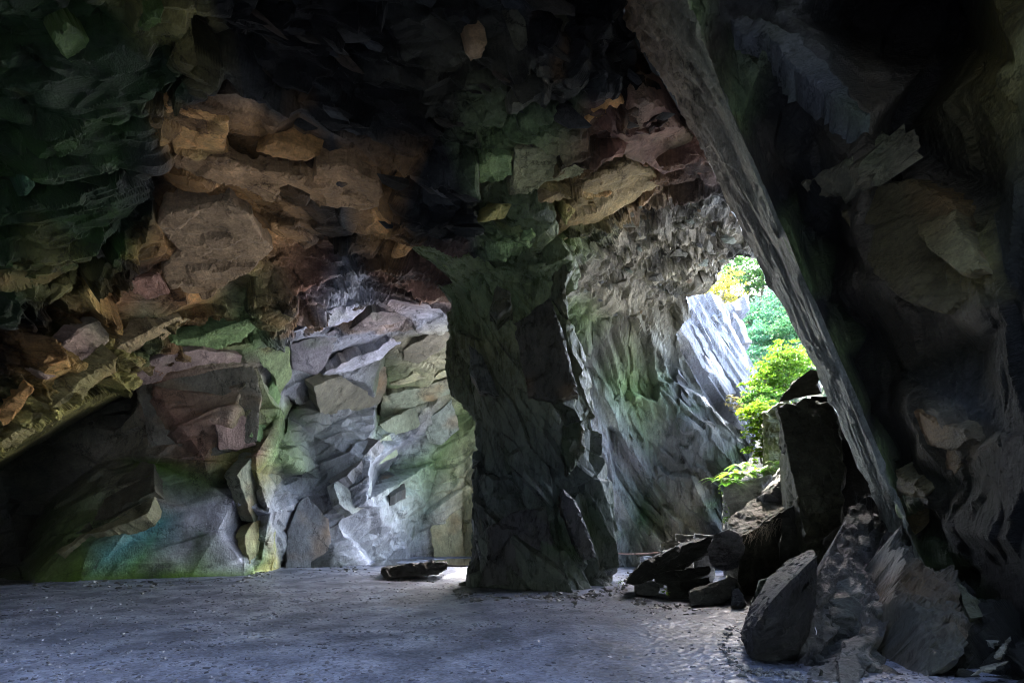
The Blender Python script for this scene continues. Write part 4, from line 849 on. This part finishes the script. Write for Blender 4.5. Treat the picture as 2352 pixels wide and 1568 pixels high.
tree('creeper', at(W3, 800, 700, 17), blobs(W3, [(780,190,17.3,.33),(730,290,17.2,.36),(800,270,17.2,.3),(700,370,17.1,.25),(860,370,17,.25),(790,360,17,.3),(700,200,17.4,.35),(640,160,17.6,.3),(860,150,17.3,.3),(740,440,16.9,.28),(700,560,16.8,.25),(820,470,16.8,.28),(920,510,16.8,.2),(830,560,16.7,.26),(780,620,16.6,.26),(900,360,17,.2)]), 4200, .10, (.24, .45, .03), 'bright green creeper hanging down the rocks above the ferns', .03, 47, cat='creeper')
tree('dry_shrub', at(W3, 560, 230, 20), blobs(W3, [(520,90,20,.3),(600,140,20,.35),(650,220,19.6,.3)]), 700, .10, (.30, .28, .12), 'straggly dry shrub on the lower end of the pale cliff', .03, 48, cat='shrub')

# fern clump on the grey block: arching fronds with leaflets
def fern(name, base, n, length, label, seed, colr=GB):
    r = np.random.RandomState(seed); root = bpy.data.objects.new(name, None); COL.objects.link(root); root.location = base; root['label'] = label; root['category'] = 'fern'; root['group'] = 'ferns on the grey block'
    paths, V, F, Cc = [], [], [], []
    for k in range(n):
        a = r.uniform(0, 2 * math.pi); l = length * r.uniform(.6, 1.15); rise = r.uniform(.35, .9); st = Vector((r.normal(0, .12), r.normal(0, .1), 0))
        pth = []
        for j in range(9):
            t = j / 8; pth.append((st + Vector((math.cos(a) * l * t, math.sin(a) * l * t, l * (rise * t - (rise * .4 + .55) * t * t))), .006 * (1 - t) + .002))
        paths.append(pth)
        base_c = np.array(colr) * 1.0 * r.uniform(.7, 1.3)
        for j in range(1, 34):
            t = j / 34; q = t * 8; i = min(7, int(q)); p = Vector(pth[i][0]).lerp(Vector(pth[i + 1][0]), q - i); dr = (Vector(pth[i + 1][0]) - Vector(pth[i][0])).normalized()
            sd = dr.cross(Vector((0, 0, 1))).normalized(); w = l * .22 * math.sin(math.pi * (t * .85 + .12)) * r.uniform(.8, 1.1)
            for s in (-1, 1):
                e = p + sd * s * w + dr * w * .35 - Vector((0, 0, w * .2)); hw = dr * l * .013
                o = len(V); V += [p - hw, p + hw, e + hw * .3, p.lerp(e, .5) - hw * 1.4]; F += [(o, o + 1, o + 2), (o, o + 2, o + 3)]; Cc += [base_c * r.uniform(.85, 1.2)] * 4
    link('stems', tube_mesh('stems', paths, 4), M_DRY, root)
    link('fronds', mesh_np('fronds', V, F, np.array(Cc)), M_LEAF, root)
for k, (u, v, d, n, l, lab) in enumerate([(450,880,15.2,16,.62,'drooping fern at the end of the grey block nearest the back wall'), (560,800,15.4,18,.62,'large bright fern on the grey block, next to the drooping one'), (680,790,15.5,18,.55,'bright fern on the middle of the grey block'), (790,770,15.5,16,.52,'fern on the grey block just below the creeper'), (900,740,15.3,14,.48,'fern tucked against the steep pale wedge of rock'), (980,690,15.2,12,.42,'topmost fern beside the tall standing slab'), (600,720,15.9,14,.5,'fern standing behind the large bright fern')]):
    fern('fern', at(W3, u, v, d), n, l, lab, 70 + k, GB if k % 2 else (.10, .27, .03))
# trailing sprig below the ferns
sp = np.array([at(W3, u + RNG.uniform(-10, 14), v, 14.6) for u, v in [(400,980),(410,1000),(435,1080),(440,1110),(470,1140),(465,1170),(480,1190),(470,1215),(455,1230),(500,1215),(490,1230),(440,1250),(460,1250),(430,1265),(480,1240),(450,1270),(505,1240),(475,1225),(385,960),(395,940)]])
sprig = bpy.data.objects.new('trailing_sprig', None); COL.objects.link(sprig); sprig['label'] = 'little bright green sprig trailing down below the ferns'; sprig['category'] = 'plant'
link('leaves', leaves_mesh('leaves', np.repeat(sp, 3, 0) + np.random.RandomState(3).normal(0, .03, (60, 3)), .075, (.16, .33, .02), 9), M_LEAF, sprig)
link('stem', tube_mesh('stem', [[(p, .004) for p in sp[[0, 2, 4, 6, 9, 11, 13]]]], 5), M_DRY, sprig)
# small green plants at the pillar foot and under the block pile
for k, (tl, u, v, d, lab) in enumerate([(W2, 35, 965, 13.3, 'tiny green plant at the foot of the pillar'), (W2, 585, 1070, 11.6, 'tiny yellow-green plant in the gap under the block pile')]):
    c = np.array(at(tl, u, v, d)); r = np.random.RandomState(80 + k)
    sd = bpy.data.objects.new('seedling', None); COL.objects.link(sd); sd['label'] = lab; sd['category'] = 'plant'
    link('leaves', leaves_mesh('leaves', c + r.normal(0, .05, (16, 3)), .07, (.16, .33, .02), 90 + k), M_LEAF, sd, kind='stuff')

# rope, cord, hoops, dry roots
M_ROPE, t, b = newmat('rope'); b.inputs['Base Color'].default_value = (.55, .36, .33, 1); b.inputs['Roughness'].default_value = .8
M_CORD, t, b = newmat('cord'); b.inputs['Base Color'].default_value = (.02, .02, .02, 1); b.inputs['Roughness'].default_value = .5
M_PLAS, t, b = newmat('plastic'); b.inputs['Base Color'].default_value = (.7, .72, .78, 1); b.inputs['Roughness'].default_value = .35
rp = [(Vector(P3(x, y, d)), .022) for x, y, d in [(1380,1266,16.6),(1400,1268.5,16.4),(1425,1271,16.1),(1454,1272,15.7),(1485,1271,15.2),(1516,1268,14.8),(1540,1264,14.4)]]
link('rope', tube_mesh('rope', [rp], 8), M_ROPE, label='thin pale rope stretched from the pillar to the stone heap', category='rope')
SLP = Field([tuple([*W4(u, v), d, c]) for u, v, d, c in [(440,1330,6.3,'K'),(560,820,7.7,'G'),(760,250,8.9,'G'),(900,-20,9.6,'K'),(1100,-120,9.9,'K'),(1320,40,8.9,'G'),(1500,380,8.1,'G'),(1770,430,7.6,'G'),(1970,740,7.0,'K'),(2420,860,6.1,'D'),(2420,1550,5.0,'D'),(1900,1300,5.9,'K'),(1400,1550,5.7,'K'),(900,1550,5.6,'G'),(480,1550,5.4,'K'),(1100,700,7.5,'G'),(1400,900,7.0,'D'),(1350,1200,6.6,'D'),(850,900,7.1,'G')]])
Xp, Yp, Pp, colp = grid_field(SLP, *[q for q in (W4(430, 0)[0], W4(2420, 0)[0], W4(0, -130)[1], W4(0, 1550)[1])], 2.2)
pp = np.nan_to_num(Pp).reshape(-1, 3); y1, yi = facets(pp, F_FL, (2.6, .5, .42), .24, .9, 91, .04); y2, yj = facets(pp, F_FL, (.9, .16, .14), .06, 1.0, 92, .06)
slope_poly = [W4(u, v) for u, v in [(470,1300),(560,830),(690,480),(770,270),(900,10),(1090,-90),(1310,60),(1490,400),(1750,455),(1960,760),(2400,880),(2400,1530),(470,1530)]]
sk = inpoly(Xp + 4 * fbm(np.stack([Yp.ravel() * .06, Xp.ravel() * .06, Xp.ravel() * 0], 1), 95, 3).reshape(Xp.shape), Yp, slope_poly)
cp = colp.reshape(-1, 3) * .8 * (.3 + 1.2 * (.5 * yi + .5 * yj))[:, None]
grid_mesh('rock_slope', Pp + grid_normals(Pp) * (y1 + y2).reshape(Xp.shape)[..., None], np.clip(cp, .01, .4).reshape(Xp.shape + (3,)), sk, M_BLK, label='splintered slate slope running down from the leaning wall to the floor', category='rock slope')
fdd = lambda u, v: fd(*W4(u, v)) - .32
def w4path(L, r, off=0): return [(Vector(at(W4, u, v, fdd(u, v) + off)), r) for u, v in L]
link('cord', tube_mesh('cord', [w4path([(600,830),(640,770),(680,680),(710,590),(745,500),(780,455),(825,405),(815,440),(770,480),(740,500),(745,545),(775,600)], .007)], 6), M_CORD, label='thin black cord knotted on the broad grey leaning slab', category='cord')
for k, L in enumerate([[(552,925),(590,918),(618,945),(634,985),(630,1010)], [(558,835),(575,850),(580,885)], [(572,832),(592,850),(596,880)]]):
    link('hoop', tube_mesh('hoop', [w4path(L, .006)], 6), M_PLAS, label=['larger pale plastic hoop at the edge of the broad leaning slab', 'small pale hoop nearest the dark leaning block', 'small pale hoop nearest the broad leaning slab'][k], category='hoop', group='pale hoops')
r = np.random.RandomState(5); paths = []
for k in range(70):
    u, v = r.uniform(1490, 1900), 0; v = 420 - (u - 1480) * .42 + r.uniform(-30, 60); p = Vector(at(W2, u, v, 11.85)); q = []
    dx, dz = r.normal(0, .10), -r.uniform(.02, .28)
    for j in range(6):
        t = j / 5; q.append((p + Vector((dx * t, -.06 - .12 * t * (1 - t) * 3, dz * t + .10 * t * (1 - t) * 3)), .0035))
    paths.append(q)
link('dry_grass', tube_mesh('dry_grass', paths, 4), M_DRY, label='dry straw-coloured grass hanging over the edge of the sloping slab', category='dry grass')

# ------------------------------------------------------------------ pool at the back
M_WATER, t, b = newmat('still_water'); b.inputs['Base Color'].default_value = (.03, .028, .02, 1); b.inputs['Roughness'].default_value = .06; b.inputs['IOR'].default_value = 1.33
pw = [P3(x, y, floor_d(y)) for x, y in [(850,1300),(900,1298),(985,1297),(1060,1299),(1120,1297),(1120,1283),(1060,1283),(960,1283),(866,1285)]]
pw = [(x, y, .018) for x, y, z in pw]
me = bpy.data.meshes.new('pool'); me.from_pydata(pw, [], [tuple(range(len(pw)))]); link('water', me, M_WATER, kind='structure')

# ------------------------------------------------------------------ loose chips on the floor
r = np.random.RandomState(11); n = 42000
yy = 2.6 + (r.uniform(0, 1, n) ** 1.7) * 16; xx = r.uniform(-1.15, 1.0, n) * yy
den = fbm(np.stack([xx * .5, yy * .5, xx * 0], 1), 700, 4); wl = np.clip(.55 - (xx / yy) * .7, .12, 1)
kq = (den + r.uniform(-.5, .5, n) > .05 - .35 * wl + .1) & (xx < 7); xx, yy = xx[kq], yy[kq]; n = len(xx)
s = (.009 + .036 * r.uniform(0, 1, n) ** 5)[:, None]
ang = r.uniform(0, 6.28, n); ca, sa = np.cos(ang), np.sin(ang)
gzz = .10 * fbm(np.stack([xx, yy, xx * 0], 1) * .45, 300, 3) + .030 * fbm(np.stack([xx, yy, xx * 0], 1) * 2.2, 310, 4) - .03
tpl = np.array([(-1, -.5, 0), (.2, -.75, 0), (1, -.1, 0), (.3, .7, 0), (-.8, .5, 0)]);
V = []
for lev, sc_ in ((-.25, 1.1), (.28, .85)):
    for q in tpl:
        jx, jy = q[0] * sc_ + r.normal(0, .15, n), q[1] * sc_ + r.normal(0, .15, n)
        V.append(np.stack([xx + s[:, 0] * (jx * ca - jy * sa), yy + s[:, 0] * (jx * sa + jy * ca), gzz + s[:, 0] * (lev + .18 * r.normal(0, 1, n) * (lev > 0))], 1))
V = np.stack(V, 1).reshape(-1, 3); i = (np.arange(n) * 10)[:, None]
F = [i + np.array([[5, 6, 7]]), i + np.array([[5, 7, 8]]), i + np.array([[5, 8, 9]])]
for k in range(5):
    k2 = (k + 1) % 5; F += [i + np.array([[k, k2, 5 + k2]]), i + np.array([[k, 5 + k2, 5 + k]])]
F = np.concatenate(F); cch = np.repeat(np.array((.125, .135, .17)) * r.uniform(.4, 1.7, (n, 1)), 10, 0)
M_CHIP = rockmat('slate_chip', .42, (1, 1, 1), (0, 0, 0), 4, .2)
link('gravel', mesh_np('gravel', V, F, cch), M_CHIP, kind='stuff', label='loose slate chips strewn over the floor', category='gravel')

# ------------------------------------------------------------------ fallen bits banked along the foot of walls, pillar and blocks
r = np.random.RandomState(21); VV, FF_, CC_ = [], [], []
LINES = [([(60,1338),(300,1342),(560,1332),(640,1306),(760,1302),(850,1304)], 300, .03, .13), ([(1040,1362),(1120,1372),(1250,1372),(1340,1366),(1430,1350),(1445,1322)], 320, .025, .14), ([(1385,1292),(1450,1290),(1500,1292)], 60, .04, .14),
         ([(1450,1375),(1530,1390),(1640,1402),(1720,1400)], 150, .02, .10), ([(1650,1470),(1700,1535),(1800,1542),(1850,1560),(1960,1580)], 260, .012, .07), ([(1700,1395),(1690,1430),(1660,1465)], 90, .02, .08), ([(880,1332),(960,1330),(1030,1318)], 60, .02, .07)]
for L, n_, s0, s1 in LINES:
    for q in range(n_):
        k = r.randint(len(L) - 1); t = r.uniform(); x = L[k][0] * (1 - t) + L[k + 1][0] * t; y = L[k][1] * (1 - t) + L[k + 1][1] * t + abs(r.normal(0, 7)) * r.choice((-.6, 1))
        d_ = floor_d(max(y, 1290)); p = np.array(P3(x, y, d_)); sz = s0 + (s1 - s0) * r.uniform() ** 2.5
        c_ = r.normal(0, 1, (9, 3)); c_ /= np.linalg.norm(c_, axis=1, keepdims=True); c_ *= np.array([1, .7, .45]) * sz
        a_ = r.uniform(0, 6.28); R_ = np.array([[math.cos(a_), -math.sin(a_), 0], [math.sin(a_), math.cos(a_), 0], [0, 0, 1]])
        bm = bmesh.new()
        for v in c_ @ R_.T: bm.verts.new(v + np.array([p[0], p[1], sz * .22 - .02]))
        g = bmesh.ops.convex_hull(bm, input=bm.verts); j = [e for e in g['geom_interior'] + g['geom_unused'] if isinstance(e, bmesh.types.BMVert)]
        if j: bmesh.ops.delete(bm, geom=list(set(j)), context='VERTS')
        bmesh.ops.triangulate(bm, faces=bm.faces); bm.verts.index_update(); o = sum(len(e) for e in VV)
        VV.append(np.array([v.co for v in bm.verts])); FF_.append(np.array([[v.index for v in f.verts] for f in bm.faces]) + o); bm.free()
        CC_.append(np.tile(np.array((.15, .155, .16)) * r.uniform(.45, 1.6), (len(VV[-1]), 1)))
link('rubble', mesh_np('rubble', np.concatenate(VV), np.concatenate(FF_), np.concatenate(CC_)), M_CHIP, kind='stuff', label='small fallen stones banked along the foot of the walls and the pillar', category='rubble')

# ------------------------------------------------------------------ shards in the roof
def shard_mesh(seed, colr, flat):
    r = np.random.RandomState(seed); bm = bmesh.new()
    for k in range(11): p = r.normal(0, 1, 3); p /= np.linalg.norm(p); bm.verts.new(p * np.array([1, .62, flat]))
    g = bmesh.ops.convex_hull(bm, input=bm.verts); j = [q for q in g['geom_interior'] + g['geom_unused'] if isinstance(q, bmesh.types.BMVert)]
    if j: bmesh.ops.delete(bm, geom=list(set(j)), context='VERTS')
    bmesh.ops.triangulate(bm, faces=bm.faces); bm.verts.index_update()
    V = np.array([v.co for v in bm.verts]); F = np.array([[v.index for v in f.verts] for f in bm.faces]); bm.free()
    return mesh_np('rock_shard', V, F, np.tile(np.array(colr), (len(V), 1)))
dark = [shard_mesh(200 + k, c, .3) for k, c in enumerate([(.05,.055,.055),(.08,.085,.085),(.04,.043,.043),(.05,.045,.035),(.06,.06,.055),(.07,.055,.04)])]
brec = [shard_mesh(220 + k, c, .55) for k, c in enumerate([(.28,.25,.18),(.22,.22,.20),(.33,.31,.24),(.17,.16,.13),(.30,.22,.14),(.26,.28,.22)])]
for m_ in dark + brec: m_.materials.append(M_CEIL)
def scatter(meshes, poly, n, s0, s1, seed, F, stretch=1.0):
    r = np.random.RandomState(seed); xs = [p[0] for p in poly]; ys = [p[1] for p in poly]; k = 0
    while k < n:
        x, y = r.uniform(min(xs), max(xs)), r.uniform(min(ys), max(ys))
        if not inpoly(np.array([x]), np.array([y]), poly)[0]: continue
        j, i = int((y + 148) / GS), int((x + 196) / GS)
        if not (0 <= j < sh_[0] and 0 <= i < sh_[1]) or not keep[j, i]: k += 1; continue
        p = Pd[j, i]; nn = Nn[j, i]; s = r.uniform(s0, s1) if r.random() > .15 else s1 * 1.5
        o = bpy.data.objects.new('rock_shard', meshes[r.randint(len(meshes))]); COL.objects.link(o); o.parent = w_ceil
        M = Matrix((F[0], F[1], F[2])).transposed(); e = Vector(r.normal(0, .22, 3))
        o.matrix_world = Matrix.Translation(Vector(p + nn * s * .15)) @ (Matrix.Rotation(e.x, 4, 'X') @ Matrix.Rotation(e.y, 4, 'Y') @ Matrix.Rotation(e.z, 4, 'Z')) @ M.to_4x4() @ Matrix.Diagonal((s * stretch, s, s, 1))
        k += 1
scatter(dark, [(480,-80),(1480,-80),(1560,240),(1300,330),(1050,420),(1100,600),(960,600),(900,520),(560,200)], 60, .07, .2, 1, F_CEIL, 1.9)
scatter(brec, [(1330,560),(1480,440),(1620,420),(1690,470),(1740,560),(1690,585),(1560,660),(1430,740),(1330,690)], 60, .08, .2, 2, F_CEIL, 1.15)
